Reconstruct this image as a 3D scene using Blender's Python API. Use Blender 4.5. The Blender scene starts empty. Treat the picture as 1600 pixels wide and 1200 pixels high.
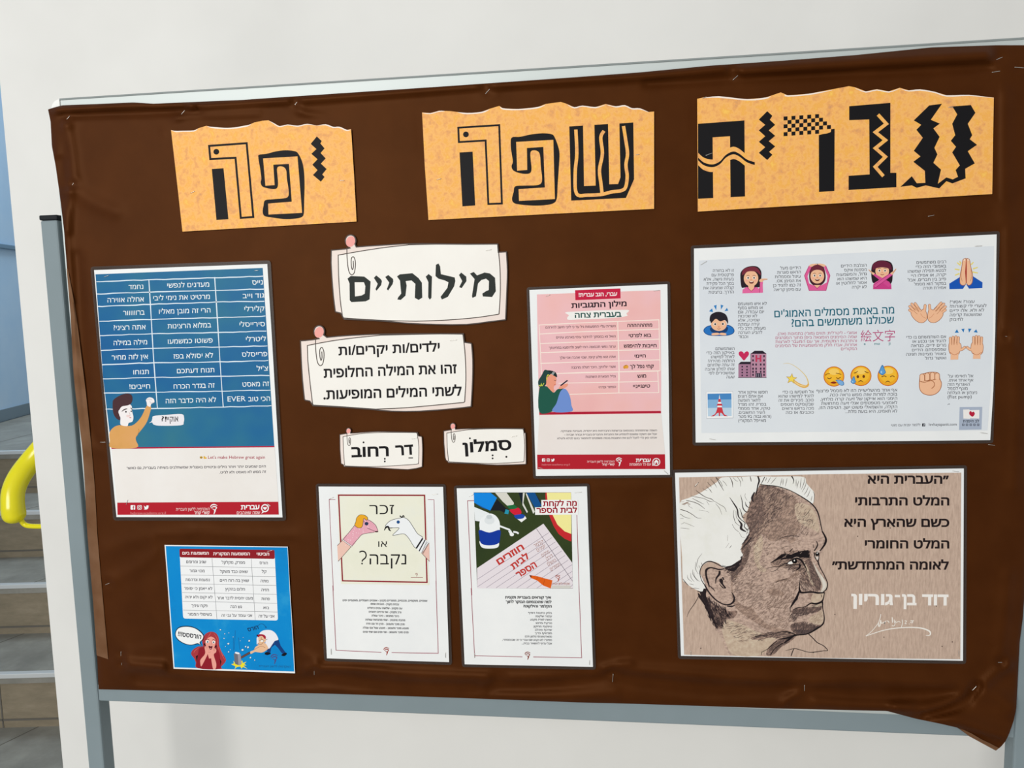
import bpy, bmesh, math, random
import numpy as np
from mathutils import Vector, Matrix
from mathutils.geometry import tessellate_polygon

SC = bpy.context.scene
COL = SC.collection

# ---------------------------------------------------------------- camera
ROT = np.array([0.10901646380440458, 0.12888483560806932, -0.017236470707994594])
_t = np.linalg.norm(ROT); _k = ROT / _t
_K = np.array([[0, -_k[2], _k[1]], [_k[2], 0, -_k[0]], [-_k[1], _k[0], 0]])
RC = np.eye(3) + math.sin(_t) * _K + (1 - math.cos(_t)) * _K @ _K
TC = np.array([-0.10867484825193967, -0.017616041039532102, 12.110653915490627]) / 10
_c = -RC.T @ TC
EYE = np.array([_c[0], _c[2], -_c[1]])          # lens position: x right, y away from the viewer, z up
FOC = 1202.0
def _w(r): return Vector((r[0], r[2], -r[1]))
cam = bpy.data.cameras.new('camera'); cam_o = bpy.data.objects.new('camera', cam); COL.objects.link(cam_o)
_m = Matrix((_w(RC[0]), -_w(RC[1]), -_w(RC[2]))).transposed().to_4x4()
_m.translation = Vector(EYE); cam_o.matrix_world = _m
cam.sensor_width = 36; cam.lens = FOC / 1600 * 36; cam.clip_start = .02
SC.camera = cam_o

# ---------------------------------------------------------------- light and exposure
SC.view_settings.view_transform = 'Standard'; SC.view_settings.look = 'None'
SC.view_settings.gamma = 1; SC.view_settings.use_curve_mapping = False
SC.view_settings.exposure = 0.0
wd = bpy.data.worlds.new('room_air'); SC.world = wd; wd.use_nodes = True
wd.node_tree.nodes['Background'].inputs[0].default_value = (0.95, 0.98, 1.0, 1)
wd.node_tree.nodes['Background'].inputs[1].default_value = 0.44
def area(name, loc, target, sx, sy, power, colr):
    l = bpy.data.lights.new(name, 'AREA'); l.shape = 'RECTANGLE'; l.size = sx; l.size_y = sy
    l.energy = power; l.color = colr
    o = bpy.data.objects.new(name, l); COL.objects.link(o); o.location = loc
    o.rotation_euler = (Vector(target) - Vector(loc)).to_track_quat('-Z', 'Y').to_euler()
    return o
area('window_light', (-1.7, -4.2, 0.9), (0.1, 0.1, -0.15), 2.6, 2.0, 152, (1.0, 0.985, 0.955))
area('stair_window_light', (-2.5, 1.45, 1.75), (-2.75, 2.7, 0.0), 1.3, 0.9, 46, (0.70, 0.86, 1.0))

FLOOR = -1.472

# ---------------------------------------------------------------- helpers
def ray(px, py):
    d = RC.T @ np.array([(px - 800) / FOC, (py - 600) / FOC, 1.0])
    return np.array([d[0], d[2], -d[1]])
def P(px, py, y=0.0):
    d = ray(px, py); t = (y - EYE[1]) / d[1]; X = EYE + t * d
    return Vector((X[0], y, X[2]))
def lin(h):
    h = h.lstrip('#'); o = []
    for i in (0, 2, 4):
        c = int(h[i:i + 2], 16) / 255
        o.append(c / 12.92 if c <= .04045 else ((c + .055) / 1.055) ** 2.4)
    return (*o, 1)
MATS = {}
def nodemat(name):
    m = bpy.data.materials.new(name); m.use_nodes = True
    return m, m.node_tree, m.node_tree.nodes['Principled BSDF']
def ink(h, rough=.46, spec=.07):
    if h in MATS: return MATS[h]
    m, nt, b = nodemat('ink_' + h.lstrip('#'))
    b.inputs['Base Color'].default_value = lin(h)
    b.inputs['Roughness'].default_value = rough
    b.inputs['Specular IOR Level'].default_value = spec
    MATS[h] = m; return m
def mottled(key, cols, scale=30, rough=.5, detail=4, stretch=(1, 1, 1), pos=None, bump=0, spec=.09):
    """base colour wandering between several colours of the thing itself"""
    if key in MATS: return MATS[key]
    m, nt, b = nodemat(key); N, L = nt.nodes, nt.links
    tc = N.new('ShaderNodeTexCoord'); mp = N.new('ShaderNodeMapping'); mp.inputs['Scale'].default_value = stretch
    nz = N.new('ShaderNodeTexNoise'); nz.inputs['Scale'].default_value = scale; nz.inputs['Detail'].default_value = detail
    nz.inputs['Roughness'].default_value = .65
    rp = N.new('ShaderNodeValToRGB'); e = rp.color_ramp.elements
    pos = pos or [.3 + .4 * i / (len(cols) - 1) for i in range(len(cols))]
    e[0].position, e[0].color = pos[0], lin(cols[0]); e[1].position, e[1].color = pos[-1], lin(cols[-1])
    for p_, c_ in list(zip(pos, cols))[1:-1]:
        x = e.new(p_); x.color = lin(c_)
    L.new(tc.outputs['Object'], mp.inputs[0]); L.new(mp.outputs[0], nz.inputs['Vector']); L.new(nz.outputs['Fac'], rp.inputs[0])
    L.new(rp.outputs[0], b.inputs['Base Color'])
    b.inputs['Roughness'].default_value = rough; b.inputs['Specular IOR Level'].default_value = spec
    if bump:
        bp = N.new('ShaderNodeBump'); bp.inputs['Strength'].default_value = bump; bp.inputs['Distance'].default_value = .002
        L.new(nz.outputs['Fac'], bp.inputs['Height']); L.new(bp.outputs[0], b.inputs['Normal'])
    MATS[key] = m; return m
def MT(c): return c if isinstance(c, bpy.types.Material) else ink(c)

def tag(o, label=None, cat=None, group=None, kind=None):
    if label: o['label'] = label
    if cat: o['category'] = cat
    if group: o['group'] = group
    if kind: o['kind'] = kind
    return o
def empty(name, loc=(0, 0, 0)):
    o = bpy.data.objects.new(name, None); COL.objects.link(o); o.location = loc; o.empty_display_size = .05
    return o
def mesh_obj(name, verts, faces, mats, idx=None, parent=None, smooth=False):
    """verts in world coordinates; kept there under a parent at parent.location"""
    off = parent_loc(parent)
    me = bpy.data.meshes.new(name)
    me.from_pydata([tuple(Vector(v) - off) for v in verts], [], faces)
    for m in mats: me.materials.append(MT(m))
    if idx: me.polygons.foreach_set('material_index', idx)
    if smooth: me.polygons.foreach_set('use_smooth', [True] * len(me.polygons))
    me.update()
    o = bpy.data.objects.new(name, me); COL.objects.link(o)
    if parent: o.parent = parent
    return o
def parent_loc(p):
    v = Vector((0, 0, 0))
    while p: v += p.location; p = p.parent
    return v
def hexa(b, c):      # prism from 4 front and 4 back corners
    v = [b.verts.new(x) for x in c]
    for f in ((0, 1, 2, 3), (7, 6, 5, 4), (0, 4, 5, 1), (1, 5, 6, 2), (2, 6, 7, 3), (3, 7, 4, 0)):
        b.faces.new([v[i] for i in f])
def finish(name, b, mat, parent=None, bevel=0, seg=2, smooth=False):
    bmesh.ops.recalc_face_normals(b, faces=b.faces)
    if bevel: bmesh.ops.bevel(b, geom=b.edges[:], offset=bevel, segments=seg, affect='EDGES', profile=.5)
    off = parent_loc(parent)
    for v in b.verts: v.co -= off
    me = bpy.data.meshes.new(name); b.to_mesh(me); b.free()
    for m in (mat if isinstance(mat, list) else [mat]): me.materials.append(MT(m))
    if smooth: me.polygons.foreach_set('use_smooth', [True] * len(me.polygons))
    o = bpy.data.objects.new(name, me); COL.objects.link(o)
    if parent: o.parent = parent
    return o
def box(name, lo, hi, mat, parent=None, bevel=0):
    b = bmesh.new(); (x0, y0, z0), (x1, y1, z1) = lo, hi
    hexa(b, [(x0, y0, z0), (x1, y0, z0), (x1, y0, z1), (x0, y0, z1), (x0, y1, z0), (x1, y1, z0), (x1, y1, z1), (x0, y1, z1)])
    return finish(name, b, mat, parent, bevel)
def tube_geo(b, pts, rad, n=12, cap=True):
    pts = [Vector(p) for p in pts]; rings = []
    rad = [float(np.interp(i / (len(pts) - 1), np.linspace(0, 1, len(rad)), rad)) for i in range(len(pts))] if isinstance(rad, (list, tuple)) else [rad] * len(pts)
    up = None
    for i, p in enumerate(pts):
        d = (pts[min(i + 1, len(pts) - 1)] - pts[max(i - 1, 0)]).normalized()
        if up is None: up = d.orthogonal().normalized()
        up = (up - d * up.dot(d)).normalized(); s = d.cross(up)
        rings.append([b.verts.new(p + rad[i] * (math.cos(a) * up + math.sin(a) * s)) for a in [2 * math.pi * k / n for k in range(n)]])
    for r0, r1 in zip(rings, rings[1:]):
        for k in range(n): b.faces.new((r0[k], r0[(k + 1) % n], r1[(k + 1) % n], r1[k]))
    if cap: b.faces.new(rings[0][::-1]); b.faces.new(rings[-1])
def sm(pts, n=5, closed=False):
    """Catmull-Rom through the points"""
    P_ = [tuple(map(float, p)) for p in pts]; m = len(P_); out = []
    rng = range(m) if closed else range(m - 1)
    for i in rng:
        if closed: a, b, c, d = P_[i - 1], P_[i], P_[(i + 1) % m], P_[(i + 2) % m]
        else: a, b, c, d = P_[max(i - 1, 0)], P_[i], P_[i + 1], P_[min(i + 2, m - 1)]
        for k in range(n):
            t = k / n
            out.append(tuple(.5 * (2 * b[j] + (c[j] - a[j]) * t + (2 * a[j] - 5 * b[j] + 4 * c[j] - d[j]) * t * t
                                   + (3 * b[j] - a[j] - 3 * c[j] + d[j]) * t ** 3) for j in range(len(b))))
    if not closed: out.append(P_[-1])
    return out
def PL(s): return [tuple(map(float, q.split(','))) for q in s.split()]
def S(s, n=4): return sm(PL(s), n, True)
def SO(s, n=5): return sm(PL(s), n)

# lettering: the built-in font turned into flat meshes, right-to-left text laid out by hand
_fc = bpy.data.curves.new('lettering_source', 'FONT'); _fo = bpy.data.objects.new('lettering_source', _fc); COL.objects.link(_fo)
_tcache = {}
def visual(s):
    if not any('\u0590' <= c <= '\u05ff' for c in s): return s
    out = []; run = ''
    for ch in reversed(s):
        ch = {'(': ')', ')': '('}.get(ch, ch)
        if ch.isascii() and ch.isalnum(): run = ch + run
        else:
            out.append(run); run = ''; out.append(ch)
    out.append(run); return ''.join(out)
def glyphs(s, bold, res):
    """outlines of the text, each closed outline filled on its own (strokes of one letter may overlap); bold moves the outlines outwards"""
    k = (s, bold, res)
    if k not in _tcache:
        _fc.body = visual(s); _fc.resolution_u = res; _fc.fill_mode = 'NONE'
        bpy.context.view_layer.update()
        me = bpy.data.meshes.new_from_object(_fo.evaluated_get(bpy.context.evaluated_depsgraph_get()))
        co = [Vector((a.co.x, a.co.y)) for a in me.vertices]; nx = {e_.vertices[0]: e_.vertices[1] for e_ in me.edges}
        bpy.data.meshes.remove(me)
        loops = []; seen = set()
        for i in nx:
            if i in seen: continue
            l = []; j = i
            while j not in seen and j in nx: seen.add(j); l.append(co[j]); j = nx[j]
            l = [p for q, p in enumerate(l) if (p - l[q - 1]).length > 1e-6]
            if len(l) > 2: loops.append(l)
        ar = lambda l: sum(l[q - 1].x * l[q].y - l[q].x * l[q - 1].y for q in range(len(l))) / 2
        def inside(p, l):
            c = False
            for q in range(len(l)):
                u, w = l[q - 1], l[q]
                if (u.y > p.y) != (w.y > p.y) and p.x < (w.x - u.x) * (p.y - u.y) / (w.y - u.y) + u.x: c = not c
            return c
        def fat(l, fl):
            if not bold: return l
            o = []
            for q, p in enumerate(l):
                d1, d2 = (p - l[q - 1]).normalized(), (l[(q + 1) % len(l)] - p).normalized()
                n1 = Vector((-d1.y, d1.x)); m = n1 + Vector((-d2.y, d2.x)); m = m.normalized() if m.length > 1e-6 else n1
                o.append(p + m * (fl * bold / max(m.dot(n1), .6)))
            return o
        def is_hole(l): return any(m is not l and abs(ar(m)) > abs(ar(l)) and ar(m) * ar(l) < 0 and all(inside(p, m) for p in l) for m in loops)
        holes = [l for l in loops if is_hole(l)]; outer = [l for l in loops if not any(l is h for h in holes)]
        v, f, lf = [], [], []
        for li, l in enumerate(outer):
            fl = -1 if ar(l) > 0 else 1                # outline direction differs between scripts
            ls = [fat(l, fl)] + [fat(h, fl) for h in holes if ar(h) * ar(l) < 0 and inside(h[0], l)]
            flat = [p for q in ls for p in q]
            for t in tessellate_polygon([[Vector((p.x, p.y, 0)) for p in q] for q in ls]):
                a, b, c = (flat[q] for q in t)
                t = tuple(t) if (b - a).cross(c - a) > 0 else tuple(reversed(t))
                f.append(tuple(q + len(v) for q in t))
            v += [(p.x, p.y) for p in flat]; lf += [li % 9] * len(flat)
        _tcache[k] = (np.array(v), f, lf)
    return _tcache[k]

class Art:
    """printed shapes on a flat sheet; the frame (x0, y0, s) turns drawing units into the sheet's own place on the board"""
    STEP = 0.00004
    def __init__(s, y): s.y = y; s.v = []; s.f = []; s.m = []; s.mi = []; s.n = 0; s.fr(0, 0, 1)
    def fr(s, x0, y0, k): s.x0, s.y0, s.k = x0, y0, k; return s
    def _mat(s, c):
        m = MT(c)
        if m not in s.m: s.m.append(m)
        return s.m.index(m)
    def _add(s, pts, faces, c, L, lift=None):
        b = len(s.v); mi = s._mat(c); s.n = (s.n + 1) % 9
        for i, p in enumerate(pts):          # overlapping strokes of one ink lie a few microns apart
            y = s.y - (L + (lift[i] if lift else s.n) * .1) * s.STEP
            s.v.append(P(s.x0 + p[0] / s.k, s.y0 + p[1] / s.k, y))
        for f in faces: s.f.append(tuple(i + b for i in f)); s.mi.append(mi)
    def poly(s, pts, c, L=1, holes=()):
        if isinstance(pts, str): pts = PL(pts)
        loops = [pts] + [PL(h) if isinstance(h, str) else h for h in holes]
        flat = [p for l in loops for p in l]
        tri = tessellate_polygon([[Vector((p[0], p[1], 0)) for p in l] for l in loops])
        ft = []
        for t in tri:
            a, b_, d = (flat[i] for i in t)
            cr = (b_[0] - a[0]) * (d[1] - a[1]) - (b_[1] - a[1]) * (d[0] - a[0])
            ft.append(tuple(t) if cr < 0 else tuple(reversed(t)))
        s._add(flat, ft, c, L)
    def line(s, pts, w, c, L=1, closed=False):
        if isinstance(pts, str): pts = PL(pts)
        pts = [Vector(p[:2]) for p in pts]; n = len(pts)
        if isinstance(w, (list, tuple)):
            w = [float(np.interp(i / (n - 1), np.linspace(0, 1, len(w)), w)) for i in range(n)]
        else: w = [w] * n
        V = []
        for i, p in enumerate(pts):
            a = pts[i - 1] if (i or closed) else None; b = pts[(i + 1) % n] if (i < n - 1 or closed) else None
            d1 = (p - a).normalized() if a is not None and (p - a).length > 1e-9 else None
            d2 = (b - p).normalized() if b is not None and (b - p).length > 1e-9 else None
            d1 = d1 if d1 is not None else d2; d2 = d2 if d2 is not None else d1
            if d1 is None: d1 = d2 = Vector((1, 0))
            n1 = Vector((-d1.y, d1.x)); n2 = Vector((-d2.y, d2.x)); mt = n1 + n2
            mt = mt.normalized() if mt.length > 1e-6 else n1
            k = w[i] / 2 / max(mt.dot(n1), .45)
            V += [p + mt * k, p - mt * k]
        F = [(2 * i, 2 * i + 1, (2 * i + 3) % (2 * n), (2 * i + 2) % (2 * n)) for i in range(n if closed else n - 1)]
        s._add(V, F, c, L)
    def ell(s, cx, cy, rx, ry=None, c='#000000', L=1, rot=0, n=28):
        ry = ry or rx; a = math.radians(rot)
        pts = []
        for k in range(n):
            t = 2 * math.pi * k / n; x, y = rx * math.cos(t), ry * math.sin(t)
            pts.append((cx + x * math.cos(a) - y * math.sin(a), cy + x * math.sin(a) + y * math.cos(a)))
        s.poly(pts, c, L)
    def rect(s, a, b, c, L=1): s.poly([(a[0], a[1]), (b[0], a[1]), (b[0], b[1]), (a[0], b[1])], c, L)
    def text(s, t, xr, yr, xl, yl, h, c='#161616', L=2, bold=0.0, unit=.592, res=None):
        """baseline from its right end (xr, yr) to its left end (xl, yl), letter height h"""
        res = res if res is not None else (2 if h / s.k < 9 else 5)
        v, f, lf = glyphs(t, bold, res)
        x0, x1 = v[:, 0].min(), v[:, 0].max()
        d = Vector((xr - xl, yr - yl)); ln = d.length; d.normalize(); up = Vector((d.y, -d.x))
        pts = [Vector((xl, yl)) + d * ((a - x0) / (x1 - x0) * ln) + up * (b / unit * h) for a, b in v]
        s._add(pts, [tuple(q) for q in f], c, L, lf)
    def para(s, lines, xr, y, dy, h, slope=.03, **k):
        """lines: (text, left end) or (text, left end, right end); slope = rise to the right"""
        for i, l in enumerate(lines):
            r = l[2] if len(l) > 2 else xr
            yy = y + i * dy
            s.text(l[0], r, yy - slope * (r - xr), l[1], yy - slope * (l[1] - xr), h, **k)
    def hatch(s, q, n, ang, ln, w, c, L=1, seed=1, jit=.25):
        """n short pencil strokes scattered over the outline q"""
        q = PL(q) if isinstance(q, str) else q
        r = random.Random(seed); xs = [p[0] for p in q]; ys = [p[1] for p in q]
        def ins(x, y):
            k = False
            for i in range(len(q)):
                (ax, ay), (bx, by) = q[i - 1], q[i]
                if (ay > y) != (by > y) and x < (bx - ax) * (y - ay) / (by - ay) + ax: k = not k
            return k
        done = 0; tries = 0
        while done < n and tries < n * 8:
            tries += 1; x, y = r.uniform(min(xs), max(xs)), r.uniform(min(ys), max(ys))
            if not ins(x, y): continue
            a = math.radians(ang) + r.gauss(0, jit); l = ln * r.uniform(.5, 1.3) / 2; dx, dy = math.cos(a) * l, math.sin(a) * l; bo = r.uniform(-.12, .12) * l
            s.line([(x - dx, y - dy), (x + dy / l * bo, y - dx / l * bo), (x + dx, y + dy)], [w * .4, w * r.uniform(.7, 1.2), w * .3], c, L); done += 1
    def build(s, name, parent, label=None):
        o = mesh_obj(name, s.v, s.f, s.m, s.mi, parent)
        if label: o['label'] = label
        return o

PAPER_Y, ART_Y, LAM_Y = -0.0008, -0.00125, -0.0003
def sheet(name, outline, mat, y, th, parent, fr=(0, 0, 1)):
    """a thin sheet of real thickness cut to an outline"""
    x0, y0, k = fr
    if isinstance(outline, str): outline = PL(outline)
    n = len(outline); pts = [(x0 + a / k, y0 + b / k) for a, b in outline]
    V = [P(a, b, y - th) for a, b in pts]; B = [v + Vector((0, th, 0)) for v in V]
    tri = tessellate_polygon([[Vector((a, b, 0)) for a, b in pts]])
    F = []
    for t in tri:
        a, b, d = (pts[i] for i in t)
        cr = (b[0] - a[0]) * (d[1] - a[1]) - (b[1] - a[1]) * (d[0] - a[0])
        t = tuple(t) if cr < 0 else tuple(reversed(t))
        F.append(t); F.append(tuple(i + n for i in reversed(t)))
    area2 = sum(pts[i][0] * pts[(i + 1) % n][1] - pts[(i + 1) % n][0] * pts[i][1] for i in range(n))
    for i in range(n):
        j = (i + 1) % n
        F.append((i, j, j + n, i + n) if area2 > 0 else (j, i, i + n, j + n))
    return mesh_obj(name, V + B, F, [mat], None, parent)
def rounded(q, grow, r):
    """quad q grown outwards by grow (px) with rounded corners"""
    q = [Vector(p) for p in q]; c = sum(q, Vector((0, 0))) / 4; out = []
    n = 4; g = []
    for i in range(n):
        a = (q[i] - q[i - 1]).normalized(); b = (q[(i + 1) % n] - q[i]).normalized()
        g.append(q[i] + (a - b) * grow)
    for i in range(n):
        a = (g[i - 1] - g[i]).normalized(); b = (g[(i + 1) % n] - g[i]).normalized()
        p0, p2 = g[i] + a * r, g[i] + b * r
        for t in (0, .25, .5, .75, 1): out.append((1 - t) ** 2 * p0 + 2 * t * (1 - t) * g[i] + t * t * p2)
    return [(p.x, p.y) for p in out]

# ---------------------------------------------------------------- shared materials
WHITE_PAPER = mottled('white_paper', ['#e9ebeb', '#f1f2f1'], 8, .38)
CREAM_PAPER = mottled('cream_paper', ['#f1ede6', '#f6f3ec'], 8, .5)
BLACK = '#1a191b'
def film_mat():
    m, nt, b = nodemat('clear_laminate'); N, L = nt.nodes, nt.links
    out = N['Material Output']; tr = N.new('ShaderNodeBsdfTransparent'); tr.inputs[0].default_value = (.74, .74, .75, 1)  # grey tint puts the shade along the sheet edges into the film
    b.inputs['Base Color'].default_value = lin('#8a827c'); b.inputs['Roughness'].default_value = .2
    mx = N.new('ShaderNodeMixShader'); mx.inputs[0].default_value = .11
    L.new(tr.outputs[0], mx.inputs[1]); L.new(b.outputs[0], mx.inputs[2]); L.new(mx.outputs[0], out.inputs[0])
    return m
FILM = film_mat()
STEEL, nt_, b_ = nodemat('staple_steel'); b_.inputs['Base Color'].default_value = lin('#d9d6cf'); b_.inputs['Metallic'].default_value = .85; b_.inputs['Roughness'].default_value = .32
WALLP = mottled('white_wall_paint', ['#dfdeda', '#e5e4e0', '#e9e8e4'], 1.6, .6, bump=.02)
GREYP = mottled('grey_powder_coat', ['#7f8c90', '#88959a'], 3, .42)
ALU, nt_, b_ = nodemat('brushed_aluminium'); b_.inputs['Base Color'].default_value = lin('#c3cac8'); b_.inputs['Metallic'].default_value = .25; b_.inputs['Roughness'].default_value = .5

# ---------------------------------------------------------------- the setting
WY = 0.25                                                           # face of the wall behind the board
wx = (P(37, 600, WY).x + P(105, 1200, WY).x) / 2
o = box('wall_back', (wx, WY, FLOOR), (2.6, WY + .1, 1.75), WALLP); tag(o, kind='structure')
FLOORM = mottled('floor_terrazzo', ['#8f8c86', '#a5a29b', '#b3b0aa'], 40, .4)
o = box('floor', (-5.2, -4.6, FLOOR - .05), (2.6, 3.6, FLOOR), FLOORM); tag(o, kind='structure')

# staircase seen past the end of the wall
TH = .139; AX = Vector((math.cos(TH), math.sin(TH), 0)); NX = Vector((-math.sin(TH), math.cos(TH), 0))
RUN, RISE, Y0, Z0 = .28, .175, 1.02, -.947
TREAD = mottled('stair_stone', ['#7d7b74', '#8a8880', '#98968d'], 9, .45, stretch=(1, 1, 1))
RISER = mottled('stair_riser_tile', ['#7a7160', '#8a7f6c', '#978b78'], 14, .5, stretch=(1, 1, 3), pos=[.2, .55, .8])
NOSE = ink('#c3c6c6', .3, .5); GROUT = ink('#67635c', .7)
def sp(k, s, d, z):      # step k, s along the nosing, d behind the nosing
    v = AX * s + NX * (Y0 * math.cos(TH) + k * RUN + d); v.z = z; return v
ZL = Z0 + 3 * RISE
def on_z(px, py, z):
    d = ray(px, py); t = (z - EYE[2]) / d[2]; return Vector(EYE + t * d)
A, B = on_z(0, 659, ZL), on_z(43, 647, ZL); dv = (B - A).normalized(); nv = Vector((-dv.y, dv.x, 0))
if nv.dot(A - Vector(EYE)) < 0: nv = -nv
def sw(k, d):            # where a line along the steps meets the side wall
    o_ = NX * (Y0 * math.cos(TH) + k * RUN + d); return ((A - o_).dot(nv)) / AX.dot(nv) + .02
stairs = empty('staircase', sp(0, -1.8, 0, FLOOR)); tag(stairs, 'grey stone staircase with metal-edged steps climbing beyond the wall end', 'stairs')
for k in range(-2, 4):
    z = Z0 + k * RISE; s1 = -.98 if k < 0 else -.55; s0 = -3.0
    if k == -2: s1 = -1.03
    dep = 1.9 if k == 3 else RUN + .02
    def slab(d0, d1, z0, z1):
        c = [sp(k, sw(k, d0), d0, z0), sp(k, s1, d0, z0), sp(k, s1, d0, z1), sp(k, sw(k, d0), d0, z1)]
        hexa(b, c + [sp(k, sw(k, d1), d1, z0), sp(k, s1, d1, z0), sp(k, s1, d1, z1), sp(k, sw(k, d1), d1, z1)])
    s0 = sw(k, 0)
    b = bmesh.new(); slab(0, dep, z - .03, z); t = finish('tread', b, TREAD, stairs)
    b = bmesh.new(); slab(.012, RUN, FLOOR, z - .03); r = finish('riser', b, RISER, stairs)
    b = bmesh.new(); c = [sp(k, s0, -.004, z - .012), sp(k, s1, -.004, z - .012), sp(k, s1, -.004, z + .002), sp(k, s0, -.004, z + .002)]
    hexa(b, c + [v + NX * .02 for v in c]); finish('nosing', b, NOSE, t, .0015)
    b = bmesh.new()
    c = [sp(k, s0, .0105, z - RISE + .022), sp(k, s1, .0105, z - RISE + .022), sp(k, s1, .0105, z - RISE + .028), sp(k, s0, .0105, z - RISE + .028)]
    hexa(b, c + [v + NX * .003 for v in c])
    for j in range(6):
        s = -2.75 + j * .40 + (.13 if k % 2 else .0)
        if s > s1 - .02 or s < s0 + .05: continue
        c = [sp(k, s, .0105, z - RISE + .0), sp(k, s + .004, .0105, z - RISE + .0), sp(k, s + .004, .0105, z - .03), sp(k, s, .0105, z - .03)]
        hexa(b, c + [v + NX * .003 for v in c])
    finish('tile_joint', b, GROUT, r)
    for j in range(4):
        s = -2.5 + j * .6 + (.3 if k % 2 else .1)
        if s + .16 > s1 - .02 or s < s0 + .1: continue
        c = [sp(k, s, .02, z + .0004), sp(k, s + .004, .02, z + .0004), sp(k, s + .164, dep, z + .0004), sp(k, s + .16, dep, z + .0004)]
        b = bmesh.new(); hexa(b, [v - Vector((0, 0, .001)) for v in c] + c); finish('tread_joint', b, GROUT, t)

# pale blue side wall of the stairwell
BLUEW = mottled('stairwell_blue_paint', ['#add0ee', '#b7d6f0', '#c0daf0'], 2.2, .5)
a0, b0 = A - dv * 3.2, B + dv * 1.6
b = bmesh.new(); q = [Vector((a0.x, a0.y, FLOOR)), Vector((b0.x, b0.y, FLOOR)), Vector((b0.x, b0.y, 1.75)), Vector((a0.x, a0.y, 1.75))]
hexa(b, q + [v + nv * .1 for v in q]); tag(finish('wall_left', b, BLUEW), kind='structure')
b = bmesh.new(); q = [a0, b0, b0 + Vector((0, 0, .06)), a0 + Vector((0, 0, .06))]
hexa(b, [v - nv * .012 for v in q] + q); tag(finish('baseboard_left', b, '#7d909c'), kind='structure')
zt = None
d = ray(8, 386); tt = ((A - Vector(EYE)).dot(nv)) / Vector(d).dot(nv); zt = EYE[2] + tt * d[2]
b = bmesh.new(); q = [Vector((a0.x, a0.y, zt - .012)), Vector((b0.x, b0.y, zt - .012)), Vector((b0.x, b0.y, zt + .012)), Vector((a0.x, a0.y, zt + .012))]
hexa(b, [v - nv * .02 for v in q] + q); tag(finish('trim_1', b, '#6f8ea6', None, .004), kind='structure')

# yellow handrail curling back at its end
YEL = ink('#f0e312', .22, .6)
hr = empty('stair_handrail', P(30, 815, .5)); tag(hr, 'glossy bright yellow handrail with rounded end beside the stairs', 'handrail')
b = bmesh.new()
cl = sm([P(150, 600, .62), P(90, 672, .58), P(52, 716, .55), P(31, 744, .52), P(21, 768, .5), P(20, 790, .49), P(22, 804, .49)], 7)
ra = [.026] * 36 + [.0265] * (len(cl) - 36)
dn = (cl_ := Vector(cl[-1])) - Vector(cl[-2]); dn.normalize()
for i in range(1, 8):
    t_ = i / 7 * math.pi / 2; cl.append(tuple(cl_ + dn * .022 * math.sin(t_))); ra.append(max(.0265 * math.cos(t_), .0008))
tube_geo(b, cl, ra, 24)
finish('rail', b, YEL, hr, smooth=True)
b = bmesh.new()
tube_geo(b, sm([P(30, 800, .49), P(33, 812, .495), P(38, 819, .5), P(48, 822, .5), P(75, 822.5, .5), P(110, 823, .5)], 5), .0062, 12)
finish('bracket', b, YEL, hr, smooth=True)
# ---------------------------------------------------------------- the display board on its stand
XL, XR, ZT, ZB = -.741, .757, .474, -.532
board = empty('display_board', (0.01, .03, FLOOR)); tag(board, 'white framed display board on grey metal stand with brown cover', 'board')
FY0, FY1 = .006, .028
box('panel', (XL + .01, .009, ZB + .01), (XR - .01, .024, ZT - .01), '#eceeee', board)
# top rail follows the silver strip, the others are hidden by the cover
def rail(name, lo, hi, bv=.0012): return box(name, lo, hi, ALU, board, bv)
rail('frame_rail', (XL + .016, FY0, ZT - .024), (XR - .014, FY1, ZT)); rail('frame_rail', (XL + .016, FY0, ZB + .006), (XR - .014, FY1, ZB + .03))
rail('frame_rail', (XL, FY0, ZB + .016), (XL + .022, FY1, ZT - .016)); rail('frame_rail', (XR - .022, FY0, ZB + .016), (XR, FY1, ZT - .016))
lip = box('frame_lip', (XL + .016, FY0 - .0012, ZT - .0016), (XR - .014, FY0 + .004, ZT + .0012), '#8d9493', board, .0004)
for sx, x in ((1, XL), (-1, XR)):
    for sz, z in ((-1, ZT), (1, ZB)):
        b = bmesh.new(); pts = []
        R_ = .016
        for i in range(7):
            a = math.pi / 2 * i / 6
            pts.append((x + sx * (R_ - R_ * math.cos(a)), z + sz * (R_ - R_ * math.sin(a))))
        pts.append((x + sx * R_, z + sz * R_))
        f = [b.verts.new((p[0], FY0 - .0015, p[1])) for p in pts]; k = [b.verts.new((p[0], FY1 + .001, p[1])) for p in pts]
        b.faces.new(f); b.faces.new(k[::-1])
        for i in range(len(f)): j = (i + 1) % len(f); b.faces.new((f[i], f[j], k[j], k[i]))
        finish('corner_cap', b, '#f2f2ef', board, .0008)
PY0, PY1 = .007, .037
for s, (xa, xb) in (('l', (-.7805, -.7495)), ('r', (.7727, .8037))):
    p = box('post', (xa, PY0, FLOOR + .03), (xb, PY1, .281), GREYP, board, .003)
    box('post_cap', (xa - .001, PY0 - .001, .281), (xb + .001, PY1 + .001, .2895), '#26282b', p, .002)
    f = box('foot', (xa - .002, -.22, FLOOR), (xb + .002, .235, FLOOR + .03), GREYP, board, .004)
# crossbar under the board
b = bmesh.new()
fl = [P(150, 1095, PY0 + .001), P(1516, 1150.5, PY0 + .001)]
fl[0].x, fl[1].x = -.7495, .7727
c = [fl[0], fl[1], fl[1] + Vector((0, 0, .039)), fl[0] + Vector((0, 0, .031))]
hexa(b, c + [v + Vector((0, .027, 0)) for v in c]); finish('crossbar', b, GREYP, board, .002)

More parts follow.
